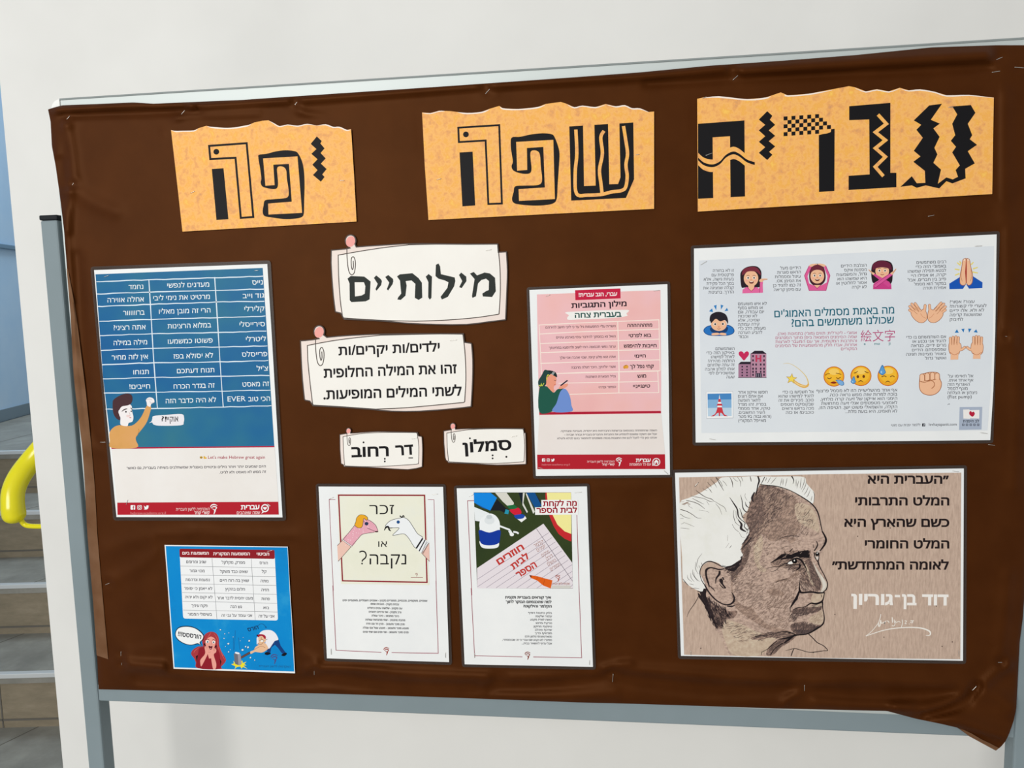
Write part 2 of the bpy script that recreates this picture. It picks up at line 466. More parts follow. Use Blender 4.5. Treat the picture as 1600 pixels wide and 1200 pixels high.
# ---------------------------------------------------------------- brown cover stapled over the board
def fabric_mat(key, base, alt, sheen):
    m, nt, b = nodemat(key); N, L = nt.nodes, nt.links
    tc = N.new('ShaderNodeTexCoord'); nz = N.new('ShaderNodeTexNoise'); nz.inputs['Scale'].default_value = 18; nz.inputs['Detail'].default_value = 6
    rp = N.new('ShaderNodeValToRGB'); e = rp.color_ramp.elements
    e[0].position, e[0].color = .35, lin(base); e[1].position, e[1].color = .7, lin(alt)
    L.new(tc.outputs['Object'], nz.inputs['Vector']); L.new(nz.outputs['Fac'], rp.inputs[0]); L.new(rp.outputs[0], b.inputs['Base Color'])
    n2 = N.new('ShaderNodeTexNoise'); n2.inputs['Scale'].default_value = 900; n2.inputs['Detail'].default_value = 2
    bp = N.new('ShaderNodeBump'); bp.inputs['Strength'].default_value = .12; bp.inputs['Distance'].default_value = .0006
    L.new(tc.outputs['Object'], n2.inputs['Vector']); L.new(n2.outputs['Fac'], bp.inputs['Height']); L.new(bp.outputs[0], b.inputs['Normal'])
    b.inputs['Roughness'].default_value = .5; b.inputs['Specular IOR Level'].default_value = .3; b.inputs['Specular Tint'].default_value = (.62, .30, .14, 1)
    b.inputs['Sheen Weight'].default_value = sheen; b.inputs['Sheen Roughness'].default_value = .4; b.inputs['Sheen Tint'].default_value = lin('#c09070')
    return m
FAB = fabric_mat('brown_cover_cloth', '#3f1d06', '#462209', .0)
PALE_CLOTH = fabric_mat('brown_cover_pale_cloth', '#68472f', '#7f5f48', .0)
TOPE = PL('75,171 84,168 97,164.5 150,162.5 208,160 240,162 320,158.5 380,156 400,154.5 520,146.5 700,134.5 900,120.5 1000,113 1110,102.5 1220,95 1337,86 1456,74 1556,70.6 1600,70.6 1625,71')
BOTE = PL('154,1077 215,1078.5 275,1080 400,1081.5 500,1083.5 719,1090.6 900,1097.5 1000,1100 1212,1107 1300,1109 1386,1111 1431,1123 1470,1131 1496,1137 1514,1150 1535,1161 1556,1172.6 1564,1167 1572,1157 1577,1146')
LEFE = PL('75,171 79,190 81,228 87,260 93,302 100,360 105,425 111,490 115,580 118,612 129,700 132,740 137,835 142,895 146,940 152,1030 154,1077')
RIGE = PL('1625,71 1619,300 1613,500 1608,760 1603,900 1598,967 1593,1005 1588,1106 1584,1126 1577,1146')
def resamp(pl, n):
    pl = np.array(pl); d = np.r_[0, np.cumsum(np.linalg.norm(np.diff(pl, axis=0), axis=1))]; t = np.linspace(0, d[-1], n)
    return np.stack([np.interp(t, d, pl[:, 0]), np.interp(t, d, pl[:, 1])], 1)
NU, NV = 330, 230
tp, bt, lf, rt = resamp(TOPE, NU), resamp(BOTE, NU), resamp(LEFE, NV), resamp(RIGE, NV)
uu = np.linspace(0, 1, NU)[None, :, None]; vv = np.linspace(0, 1, NV)[:, None, None]
G = (1 - vv) * tp[None] + vv * bt[None] + (1 - uu) * lf[:, None] + uu * rt[:, None] \
    - ((1 - uu) * (1 - vv) * tp[0] + uu * (1 - vv) * tp[-1] + (1 - uu) * vv * bt[0] + uu * vv * bt[-1])
def dist(poly):
    X, Y = G[..., 0], G[..., 1]; best = np.full(X.shape, 1e9)
    for (ax, ay), (bx, by) in zip(poly, poly[1:]):
        L2 = (bx - ax) ** 2 + (by - ay) ** 2 + 1e-9
        t = np.clip(((X - ax) * (bx - ax) + (Y - ay) * (by - ay)) / L2, 0, 1)
        best = np.minimum(best, np.hypot(X - ax - t * (bx - ax), Y - ay - t * (by - ay)))
    return best
W = np.zeros(G.shape[:2])            # metres towards the viewer
def ridge(s, a, sg): 
    global W; W = W + a * .0028 * np.exp(-dist(SO(s, 4)) ** 2 / 2 / sg ** 2)
# fold along the top between the staples
ridge('88,172 150,168 215,165 300,164', 3.2, 4); ridge('100,180 160,178 240,176 310,172', -1.6, 4)
ridge('300,166 380,161 450,157', 2.6, 4); ridge('470,156 560,149 650,142 745,134', 2.6, 4.5); ridge('770,133 880,126 1000,119 1130,107', 3.0, 5)
ridge('1160,112 1300,101 1420,93 1540,86', 4.0, 8); ridge('1150,122 1300,116 1450,110 1545,104', -2.2, 5); ridge('1010,131 1090,128 1140,124', -1.6, 4)
ridge('286,178 275,190 262,206', 1.2, 5); ridge('462,164 475,178 500,186', 1.2, 5); ridge('292,172 330,178 400,176', .9, 7)
ridge('106,187 95,205 92,240', 1.8, 5); ridge('112,292 108,330 106,360', 1.6, 5); ridge('120,300 150,318 180,330', 1.1, 9); ridge('105,195 112,240 116,280', 1.6, 6)
ridge('96,300 104,302 112,292', 1.5, 4); ridge('97,190 93,230 100,290', -1.0, 4)
ridge('99,330 108,420 113,520 122,640 134,740', 1.5, 5); ridge('120,400 128,520 136,640 150,688', -1.0, 6)
ridge('165,912 210,890 250,860', .9, 8); ridge('192,1022 260,1010 330,1005', .8, 8); ridge('193,1034 300,1046 400,1060', 1.4, 7)
# bottom waves hanging between the staples
ridge('195,1040 260,1044 340,1051 420,1050 488,1046', 2.0, 6); ridge('220,1060 320,1066 420,1068 485,1062', -1.8, 8)
ridge('495,1044 540,1040 600,1050 680,1056 760,1058', 2.4, 8); ridge('495,1058 560,1066 640,1074 740,1074', -2.2, 8)
ridge('470,1020 520,1038 600,1040', 1.0, 6); ridge('770,1074 850,1070 920,1060 955,1052', -2.2, 8); ridge('800,1060 880,1056 950,1048', 1.8, 7); ridge('780,1086 880,1088 960,1084', 1.5, 7)
ridge('925,1052 945,1044 965,1038 985,1036', 1.6, 4); ridge('962,1058 1040,1070 1120,1078 1200,1076 1252,1070', -2.2, 8); ridge('970,1046 1060,1052 1160,1060 1250,1066', 2.2, 7)
ridge('1262,1076 1320,1084 1400,1086 1470,1082 1515,1076', -2.0, 7); ridge('1262,1068 1340,1062 1420,1066 1500,1072', 2.2, 8); ridge('1225,1100 1235,1090 1252,1080', 1.4, 5)
ridge('1275,1098 1350,1102 1420,1104', 1.6, 7)
ridge('1528,1072 1512,1092 1480,1110 1445,1118', -4.5, 5); ridge('1515,1075 1490,1094 1450,1106 1400,1106', 2.6, 7); ridge('1540,1066 1560,1048 1575,1040', 1.8, 6); ridge('1530,1082 1560,1090 1580,1105', 2.4, 10)
ridge('1450,1120 1500,1128 1550,1146 1570,1150', 3.4, 10); ridge('1500,1142 1530,1150 1560,1158', -2.2, 4)
ridge('1562,1030 1570,960 1575,900', 1.2, 9); ridge('1572,520 1580,440 1570,300 1566,150', 1.2, 12); ridge('1565,523 1555,505 1550,470', 1.0, 6); ridge('1580,530 1590,620 1585,760', 1.0, 9)
ridge('700,752 800,748 1000,756', .35, 12); ridge('300,830 380,842 460,838', .7, 10); ridge('165,860 220,842 290,838', .8, 9)
rng = np.random.RandomState(4)
for _ in range(26):                  # slack in the cloth
    kx, ky, ph = rng.normal(0, .012), rng.normal(0, .02), rng.uniform(0, 6.28)
    W += .00009 * np.sin(G[..., 0] * kx + G[..., 1] * ky + ph)
STP = []                             # staples: two ends in photo coordinates, and what each one holds
def st(x0, y0, x1, y1, what, grp='staples along the cover edge', y=None): STP.append((x0, y0, x1, y1, what, grp, y))
E1 = 'staples along the cover edge'
st(103, 188, 109, 181, 'staple at the top left corner of the brown cover')
st(283, 179, 289, 172, 'slanting staple in the brown cover above the leftmost orange banner')
st(459, 166, 466, 157, 'staple near the cover top edge right of the leftmost orange banner')
st(758, 147, 766, 138, 'slanting staple in the brown cover above the middle orange banner')
st(1145, 125, 1154, 117, 'slanting staple in the brown cover above the rightmost orange banner')
st(1555, 94, 1567, 89, 'upper staple of the pair at the top right of the cover')
st(1550, 113, 1563, 111, 'lower staple of the pair at the top right of the cover')
st(1585, 105, 1600, 106, 'bright level staple at the cover top right corner edge')
st(111, 293, 116, 284, 'staple at the cover left edge below its top corner')
st(156, 691, 165, 691, 'staple at the cover left edge beside the big blue poster')
st(164, 914, 171, 911, 'staple at the cover left edge below the big blue poster')
st(189, 1018, 189, 1026, 'upper upright staple near the cover bottom left corner')
st(190, 1033, 190, 1042, 'lower upright staple near the cover bottom left corner')
st(491, 1045, 491, 1055, 'upright staple in the cover right of the small blue square poster')
st(958, 1053, 957, 1066, 'upright staple in the cover below the school supplies poster')
st(1257, 1070, 1257, 1080, 'upright staple in the cover below the portrait poster')
st(1519, 1079, 1526, 1072, 'slanting staple above the drooping bottom right corner of the cover')
st(1557, 1035, 1570, 1035, 'bright level staple at the cover right edge beside the portrait poster')
st(1565, 525, 1579, 526, 'level staple in the cover right of the emoji poster')
st(1544, 694.5, 1555, 696, 'level staple in the cover just below the emoji poster corner')
st(1450, 338, 1460, 336, 'faint staple in the cover above the emoji poster')
for s_ in STP:                        # the cloth is pinched in at each staple
    cx, cy = (s_[0] + s_[2]) / 2, (s_[1] + s_[3]) / 2
    r2 = (G[..., 0] - cx) ** 2 + (G[..., 1] - cy) ** 2
    W = W * (1 - np.exp(-r2 / 2 / 5 ** 2))
    W += .0008 * np.exp(-(np.sqrt(r2) - 13) ** 2 / 2 / 5 ** 2)
# keep the cloth flat under the sheets pinned to it
def under(q, soft=9):
    global W; X, Y = G[..., 0], G[..., 1]; ins = np.full(X.shape, 1e9); n = len(q)
    for i in range(n):
        (ax, ay), (bx, by) = q[i], q[(i + 1) % n]; l = math.hypot(bx - ax, by - ay)
        ins = np.minimum(ins, ((bx - ax) * (Y - ay) - (by - ay) * (X - ax)) / l)
    m = np.clip(1 + (ins + 6.5) / soft, 0, 1); W = np.where(W > -.0005, W * (1 - m) + np.minimum(W, .0002) * m, W)
FLAT = [[(147,422),(417.6,412.4),(441.4,808.4),(182,808)],[(827,453),(1043,444),(1047,742),(837,744)],[(498,760),(692,761),(702,1035),(511,1029)],
        [(713.6,763),(917,760),(926.5,1042),(726,1038)],[(1084,388),(1557,366),(1547,688),(1087,691)],[(1055,739),(1506,732),(1505,1032),(1064,1025)],
        [(267,200),(549,190),(557,347),(285,362)],[(659,172),(1022,160),(1022,327),(669,344)],[(1089,140),(1553,135),(1551,303),(1090,331)],[(257,851),(450,854),(462,1052),(271,1045)],
        [(516,380),(792,380),(792,505),(522,505)],[(468,520),(740,520),(740,642),(475,642)],[(532,675),(660,675),(660,734),(535,734)],[(692,670),(822,670),(822,726),(696,726)]]
for q in FLAT: under(q)
W = np.clip(W, -.0036, .0125)
de = np.minimum(np.minimum(dist(LEFE), dist(TOPE)), np.minimum(dist(RIGE), dist(BOTE)))
hang = np.clip((G[..., 0] - 1380) / 120, 0, 1) * np.clip((G[..., 1] - 1085) / 30, 0, 1)
back = .0026 * np.exp(-de / 3.0) * (1 - hang)                       # the edge turns back round the frame
YF = .0022 - W + back - hang * .006
verts = [P(G[i, j, 0], G[i, j, 1], YF[i, j]) for i in range(NV) for j in range(NU)]
faces = [(i * NU + j, (i + 1) * NU + j, (i + 1) * NU + j + 1, i * NU + j + 1) for i in range(NV - 1) for j in range(NU - 1)]
cover = empty('board_cover', (0, .002, ZB)); tag(cover, 'dark brown cloth cover stretched and stapled over the display board', 'cloth cover')
mesh_obj('cloth', verts, faces, [FAB], None, cover, True)
# paler brown strip along the left edge of the cloth
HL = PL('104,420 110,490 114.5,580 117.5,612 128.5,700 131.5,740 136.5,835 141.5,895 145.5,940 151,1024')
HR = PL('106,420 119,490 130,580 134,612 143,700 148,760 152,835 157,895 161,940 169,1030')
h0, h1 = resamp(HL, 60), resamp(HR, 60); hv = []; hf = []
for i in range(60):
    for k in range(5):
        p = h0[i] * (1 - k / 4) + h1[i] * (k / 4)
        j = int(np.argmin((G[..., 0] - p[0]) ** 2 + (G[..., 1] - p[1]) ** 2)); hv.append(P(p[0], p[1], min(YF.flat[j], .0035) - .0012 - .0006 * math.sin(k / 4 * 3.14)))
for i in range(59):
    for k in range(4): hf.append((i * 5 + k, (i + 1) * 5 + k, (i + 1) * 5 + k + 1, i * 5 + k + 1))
FL_ = [P(*p_, surf_ - .0012) for p_, surf_ in (((1496, 1136), -.004), ((1514.5, 1150.5), -.004), ((1556, 1173), -.004), ((1561, 1169), -.0045), ((1548, 1162), -.0055), ((1533, 1155), -.0055), ((1518, 1146), -.005))]
mesh_obj('pale_cloth', FL_ + [v + Vector((0, .0004, 0)) for v in FL_], [tuple(range(7)), tuple(range(13, 6, -1))] + [(i, (i + 1) % 7, 7 + (i + 1) % 7, 7 + i) for i in range(7)], [PALE_CLOTH], None, cover)['label'] = 'paler turned-up corner of the brown cloth'
mesh_obj('pale_cloth', hv, hf, [PALE_CLOTH], None, cover, True)['label'] = 'paler left edge strip of the brown cloth'

def surf(px, py):
    return YF.flat[int(np.argmin((G[..., 0] - px) ** 2 + (G[..., 1] - py) ** 2))]
# ---------------------------------------------------------------- printed sheets
def laminated(name, quad, label, cat, mat, grow=5.5, group=None, outline=None):
    c = sum((P(*p) for p in quad), Vector((0, 0, 0))) / 4
    e = empty(name, c); tag(e, label, cat, group)
    sheet('laminate', rounded(quad, grow, 5), FILM, LAM_Y, .00022, e)['label'] = 'clear laminate margin'
    sheet('paper', outline or quad, mat, PAPER_Y, .0003, e)
    return e
STP2 = []
def pin(a, b, what, grp='staples through the paper sheets'): STP2.append((*a, *b, what, grp))

# ---- three torn orange lettering strips
ORANGE = mottled('orange_parchment', ['#d69c6a', '#efac64', '#f8bb6c', '#f3b058', '#fbc760'], 75, .42, 9, pos=[.3, .42, .5, .58, .7])
TORN = '#f6e8dc'
def strip(fr, outline, label, tear):
    e = empty('lettering_strip', P(fr[0] + 700 / fr[2], fr[1] + 500 / fr[2])); tag(e, label, 'banner', 'torn orange lettering strips')
    sheet('paper', outline, ORANGE, PAPER_Y, .0004, e, fr)
    t = Art(ART_Y).fr(*fr)
    for s, w in tear: t.line(SO(s, 3), [1, w, w * .8, w, 1], TORN, 1)
    t.build('torn_edge', e, 'white torn paper edge')
    return e
def letter(e, fr, *ops):
    a = Art(ART_Y).fr(*fr)
    for o_ in ops:
        k, rest = o_[0], o_[1:]
        getattr(a, k)(*rest)
    return a.build('letter', e)
f = (240, 160, 4.706)
e = strip(f, '128,203 165,212 215,208 295,208 330,190 388,172 430,182 520,190 600,185 690,170 740,148 800,135 845,132 880,150 925,175 985,163 1060,172 1130,158 1200,170 1265,162 1320,182 1365,180 1420,203 1452,197 1475,560 1492,876 212,950 178,640',
          'leftmost of the three torn orange strips, with a dotted square letter and small zigzag',
          [('130,206 165,214 215,212 295,210 325,194', 9), ('395,177 430,184 520,192 600,188 690,172 715,160', 11), ('850,137 880,153 925,178 985,166 1060,175 1130,161 1200,172', 8), ('1200,172 1265,165 1320,184 1365,183 1420,206 1450,200', 10)])
letter(e, f, ('line', '408,320 684,300 733,843 641,849 602,407 417,417', 15, BLACK, 1, True), ('ell', 461, 363, 21, 21, BLACK, 1), ('poly', '428,490 514,484 550,859 462,865', BLACK, 1))
letter(e, f, ('poly', S('775,385 830,378 900,360 970,352 1035,358 1062,375 1090,430 1105,500 1110,600 1107,730 1104,820 1085,845 1040,855 960,858 860,845 815,835 802,805 808,760 820,720 880,712 960,705 990,690 992,640 980,560 975,500 955,475 925,470 908,485 910,530 915,590 910,625 890,637 840,632 800,618 787,590 792,560 785,500 775,440 770,405'), BLACK, 1),
       ('poly', '805,412 1058,397 1092,812 845,825 842,744 1016,730 995,452 880,458 890,608 822,613', ORANGE, 2))
letter(e, f, ('poly', '1200,250 1236,284 1226,302 1257,338 1228,372 1265,412 1230,450 1272,490 1240,530 1257,548 1230,583 1172,534 1205,498 1167,458 1205,418 1160,378 1197,343 1155,305', BLACK, 1))
pin((297, 302), (304, 299), 'staple left of the letters on the leftmost orange strip'); pin((530, 282), (538, 282), 'staple right of the zigzag on the leftmost orange strip')
f = (640, 140, 4)
e = strip(f, '78,143 130,147 185,132 260,135 360,148 450,140 500,120 560,102 585,118 680,122 800,110 850,90 945,77 985,90 1030,112 1080,100 1160,110 1225,90 1290,105 1345,97 1390,117 1440,117 1495,140 1528,137 1528,745 118,815 95,480',
          'middle one of the three torn orange strips, with a wavy-lined black letter at right',
          [('80,146 130,150 185,136 220,135', 6), ('300,142 360,150 450,143 500,124', 9), ('565,106 585,121 680,125 800,113 850,94', 9), ('985,94 1030,114 1080,103 1160,113 1225,94', 8), ('1230,94 1290,108 1345,101 1390,120 1440,121 1495,142', 9)])
letter(e, f, ('line', '304,238 560,222 577,712 492,715 475,318 308,328', 12, BLACK, 1, True), ('ell', 352, 280, 18, 18, BLACK, 1), ('poly', '312,393 394,388 410,724 330,730', BLACK, 1))
letter(e, f, ('poly', S('638,300 690,295 760,280 830,273 885,278 905,295 925,345 937,400 932,500 925,600 920,680 900,710 850,722 770,725 680,717 648,705 640,680 650,640 660,605 720,600 790,598 822,585 828,550 820,480 815,410 800,385 770,380 755,395 757,440 762,490 755,520 725,527 680,520 648,505 637,480 645,450 638,400 632,350'), BLACK, 1),
       ('poly', '666,327 898,314 908,684 684,696 681,622 845,612 836,358 733,365 735,502 672,507', ORANGE, 2))
letter(e, f, ('poly', '998,230 1084,225 1090,603 1163,600 1155,220 1240,215 1248,592 1303,590 1318,548 1311,212 1398,205 1403,560 1352,677 1010,694', BLACK, 1),
       ('line', SO('1039,250 1045,400 1035,520 1043,650 1110,660 1200,655 1260,640 1320,632 1350,610 1360,540 1352,470 1362,400 1350,310 1337,228'), 21, ORANGE, 2),
       ('line', SO('1215,258 1195,300 1205,400 1187,500 1195,580 1203,648'), 21, ORANGE, 3))
pin((682, 281), (689.5, 279), 'staple left of the letters on the middle orange strip'); pin((993, 242), (999.5, 241), 'staple right of the letters on the middle orange strip')
f = (1070, 120, 3.2)
e = strip(f, '62,110 95,103 170,98 310,112 400,105 480,78 515,93 620,85 740,62 820,47 850,52 905,73 960,62 1020,73 1075,55 1120,68 1175,62 1250,75 1310,93 1420,90 1545,104 1537,586 65,674',
          'rightmost and widest torn orange strip, with checkered and jagged black letters',
          [('95,106 170,101 310,115 400,108 430,98', 8), ('500,88 515,96 620,88 740,66', 7), ('850,56 905,76 960,66 1020,76 1075,58', 6), ('1080,60 1120,71 1175,66 1250,78 1310,96 1420,93 1545,106', 7)])
wave = SO('67,411 95,435 138,445 175,430 205,398 240,381 270,390 310,420 350,434', 6)
letter(e, f, ('poly', '66,235 298,218 301,598 229,602 226,297 139,303 142,606 66,610', BLACK, 1), ('poly', [(x, y - 31) for x, y in wave] + [(x, y + 31) for x, y in wave[::-1]], ORANGE, 2), ('poly', [(x, y - 7) for x, y in wave] + [(x, y + 7) for x, y in wave[::-1]], BLACK, 3))
letter(e, f, ('poly', '412,172 438,195 425,215 452,240 420,268 452,295 420,322 452,348 422,375 438,390 412,416 370,380 402,352 370,325 402,297 370,268 402,240 370,214', BLACK, 1))
ops = []
for r in range(5):
    for c_ in range(13):
        if (r + c_) % 2: continue
        x0 = 494 + 19.7 * c_; x1 = x0 + 19.7; y0 = 199 + 19.6 * r - .072 * (x0 - 494)
        lim = 672 + 20 * r
        if x0 > lim + 2: continue
        if r == 4 and x0 > 655: continue
        ops.append(('poly', [(x0, y0), (x1, y0 - 1.4), (x1, y0 + 18.2), (x0, y0 + 19.6)], BLACK, 1))
letter(e, f, ('poly', '670,292 690,286 712,283 730,276 732,262 749,260 748,571 671,576', BLACK, 1), *ops)
letter(e, f, ('poly', '822,147 1028,130 1028,480 1058,480 1058,552 819,566 819,495 924,488 922,213 822,217', BLACK, 1), ('line', '966,189 1008,235 953,277 1003,317 953,357 1003,400 952,450 993,497', 17, ORANGE, 2))
letter(e, f, ('poly', '1222,143 1286,135 1230,215 1275,234 1243,258 1274,300 1248,355 1263,388 1243,430 1281,464 1265,535 1308,503 1340,513 1366,500 1354,466 1375,443 1337,378 1356,350 1330,320 1352,292 1337,235 1362,188 1340,152 1318,151 1340,148 1430,141 1453,180 1415,235 1437,292 1425,312 1461,340 1415,372 1450,433 1402,460 1404,508 1338,533 1308,522 1272,558 1205,543 1160,555 1135,543 1078,550 1135,497 1160,532 1203,530 1200,470 1143,425 1178,398 1145,370 1190,305 1158,265 1182,240 1145,218', BLACK, 1))
pin((1102.5, 243), (1113, 239), 'staple through the cut-off black letter of the rightmost orange strip'); pin((1097, 154), (1104, 151), 'tiny staple at the top left corner of the rightmost orange strip')
pin((1482, 167.5), (1490, 167), 'thin dark staple above the jagged letter of the rightmost orange strip')

# ---- four note cards with a drawn paper clip
BLUSH, OUTL, PINK = mottled('blush_paper', ['#ecdcd3', '#f1e3db'], 9, .5), '#544a45', '#f2a79f'
def card(fr, back, front, label, clip, k=1.0):
    e = empty('note_card', P(fr[0] + back[0][0] / fr[2], fr[1] + back[0][1] / fr[2])); tag(e, label, 'note card', 'note cards with a drawn paper clip')
    cx, cy = clip
    hd = [(cx + 26 * k * math.cos(t), cy - 4 * k + 29 * k * math.sin(t)) for t in np.linspace(2.5, 2 * math.pi + .6, 20)]
    i = min(range(len(back)), key=lambda j: (back[j][0] - cx) ** 2 + (back[j][1] - cy) ** 2 if back[j][0] <= cx else 1e9)
    edge = back[:i + 1] + hd + back[i + 1:]
    sheet('paper', edge, BLUSH, PAPER_Y, .0004, e, fr)
    a = Art(ART_Y).fr(*fr); a.line(edge, 5.5 * k ** .5, OUTL, 1, True); a.build('outline', e)
    a = Art(ART_Y).fr(*fr); a.poly(front, CREAM_PAPER, 1); a.line(front, 4.5 * k ** .5, OUTL, 2, True); a.build('front_panel', e, 'cream front panel')
    a = Art(ART_Y).fr(*fr)
    a.ell(cx, cy, 22 * k, 27 * k, PINK, 3, 20)
    a.line(sm([(cx - 18 * k, cy + 30 * k), (cx - 17 * k, cy + 80 * k), (cx - 10 * k, cy + 140 * k), (cx + 2 * k, cy + 163 * k), (cx + 16 * k, cy + 158 * k), (cx + 23 * k, cy + 130 * k), (cx + 23 * k, cy + 95 * k), (cx + 14 * k, cy + 75 * k), (cx + 4 * k, cy + 85 * k), (cx + 4 * k, cy + 120 * k), (cx + 9 * k, cy + 138 * k), (cx + 14 * k, cy + 125 * k), (cx + 13 * k, cy + 95 * k)], 5), 4.2 * k ** .5, OUTL, 4)
    a.build('paper_clip_drawing', e)
    return e
f = (460, 360, 3.158)
e = card(f, SO('182,98 250,92 305,82 420,74 560,66 700,66 850,68 1003,67', 2) + PL('1006,108 1042,106') + SO('1046,106 1051,200 1048,300 1042,440', 3) + SO('1040,441 950,452 850,464 700,464 560,458 450,448 330,441 245,438', 2) + PL('228,408 204,402') + SO('202,400 192,320 185,230 181,160', 2),
         SO('216,122 330,102 450,84 560,72', 3) + SO('561,71 700,68 850,69 1000,68', 2) + SO('1004,72 1014,180 1016,300 1010,412', 4) + SO('1006,414 900,430 760,442 640,447', 3) + SO('600,448 460,445 330,438 240,432', 3) + SO('238,428 226,340 218,220', 3),
         'largest note card, bearing one big bold word', (277, 55))
a = Art(ART_Y).fr(*f); D = '#2e3330'
a.poly('262,238 278,225 345,228 376,252 371,340 352,350 282,354 273,345 272,262', D, 3, ['297,256 343,256 350,275 347,312 332,321 299,326'])
a.poly('392,234 404,222 426,240 432,250 428,270 405,298 400,290 411,264', D, 3); a.poly('448,230 463,220 487,240 488,252 484,266 462,297 456,290 468,258', D, 3)
a.poly('506,227 520,217 582,211 612,235 629,258 631,332 613,343 594,333 597,264 578,247 549,250 554,272 548,322 525,343 508,341 512,330 527,312 521,248', D, 3)
a.poly('648,228 662,215 679,228 676,333 668,342 660,330 661,255', D, 3)
a.poly('698,170 711,163 719,178 723,216 791,232 794,250 788,276 757,328 728,341 721,328 755,283 760,256 742,247 710,238 696,225', D, 3)
a.poly('812,220 823,208 848,228 849,250 825,285 813,280 828,250', D, 3)
a.poly('866,213 885,205 901,222 938,208 964,212 990,234 994,300 975,329 930,326 927,312 945,300 959,294 960,250 945,238 922,245 906,262 896,325 879,333 876,325 886,260 889,240', D, 3)
a.build('word', e)
pin((759, 391.5), (768, 390), 'staple at the top right of the largest note card')
e = card(f, SO('30,545 90,540 160,528 280,518 430,512 600,510 833,510', 2) + PL('838,552 870,557') + SO('874,560 880,640 879,740 872,868', 3) + SO('868,870 780,880 620,892 480,892 370,882 230,872 92,865', 2) + PL('76,842 54,838') + SO('50,834 40,740 34,640', 2),
         SO('64,568 180,546 300,530 420,518', 3) + SO('424,517 600,513 720,511 828,512', 2) + SO('832,515 843,620 846,740 840,845', 4) + SO('836,849 700,862 540,876 400,882', 3) + SO('370,880 230,870 94,862', 3) + SO('90,858 76,740 66,640', 3),
         'second-largest note card, with three lines of plain black text', (122, 503))
a = Art(ART_Y).fr(*f)
a.text('ילדים/ות יקרים/ות', 718, 596, 218, 616, 40, BLACK, 3, .024, res=4); a.text('זהו את המילה החלופית', 802, 704, 145, 727, 42, BLACK, 3, .024, res=4); a.text('לשתי המילים המופיעות.', 826, 814, 143, 833, 42, BLACK, 3, .024, res=4)
a.build('lettering', e); pin((703, 532.5), (714, 531), 'staple at the top right of the three-line note card')
e = card(f, SO('224,1008 260,1002 300,1000 380,994 450,993 607,997', 2) + PL('612,1015 626,1017') + SO('629,1020 632,1080 630,1166', 3) + SO('625,1168 560,1180 420,1172 330,1168 245,1165', 2) + PL('242,1156 232,1152') + SO('230,1148 225,1080', 2),
         SO('240,1018 320,1004 400,998 500,997 600,998', 3) + SO('606,1002 614,1070 612,1145 608,1152', 3) + SO('600,1154 480,1162 360,1166 252,1162', 3) + SO('248,1158 242,1090', 3),
         'small note card bearing two words, left of the other small card', (267, 990), .44)
a = Art(ART_Y).fr(*f)
a.text('דר', 588, 1104, 500, 1110, 46, BLACK, 3, .032, res=4); a.text('רחוב', 466, 1112, 282, 1118, 46, BLACK, 3, .032, res=4)
a.rect((563, 1120), (585, 1125), BLACK, 3); a.ell(571, 1083, 4, 4, BLACK, 3); a.ell(446, 1127, 4.5, 4.5, BLACK, 3); a.ell(446, 1140, 4.5, 4.5, BLACK, 3); a.ell(341, 1046, 4.5, 4.5, BLACK, 3)
a.build('lettering', e); pin((643.5, 686), (652.5, 684), 'staple at the top right of the two-word small card')
e = card(f, SO('737,990 775,984 820,980 900,978 1000,977 1130,978', 2) + PL('1132,998 1140,1000') + SO('1142,1060 1143,1152', 2) + SO('1138,1154 1000,1158 900,1152 760,1146', 2) + PL('755,1138 748,1134') + SO('744,1120 738,1050', 2),
         SO('752,1000 840,986 900,981 1000,979 1128,980', 3) + SO('1131,990 1136,1060 1133,1140', 3) + SO('1128,1142 1000,1150 880,1148 764,1142', 3) + SO('760,1136 754,1070', 3),
         'small note card bearing one dotted word, left of the pink poster', (782, 967), .48)
a = Art(ART_Y).fr(*f)
a.text('סמלון', 1072, 1080, 832, 1096, 46, BLACK, 3, .032, res=4)
a.ell(1046, 1117, 5, 5, BLACK, 3); a.ell(978, 1110, 4.5, 4.5, BLACK, 3); a.ell(978, 1125, 4.5, 4.5, BLACK, 3); a.ell(866, 1026, 4.5, 4.5, BLACK, 3)
a.build('lettering', e); pin((798, 683), (808, 681), 'staple at the top right of the one-word small card')

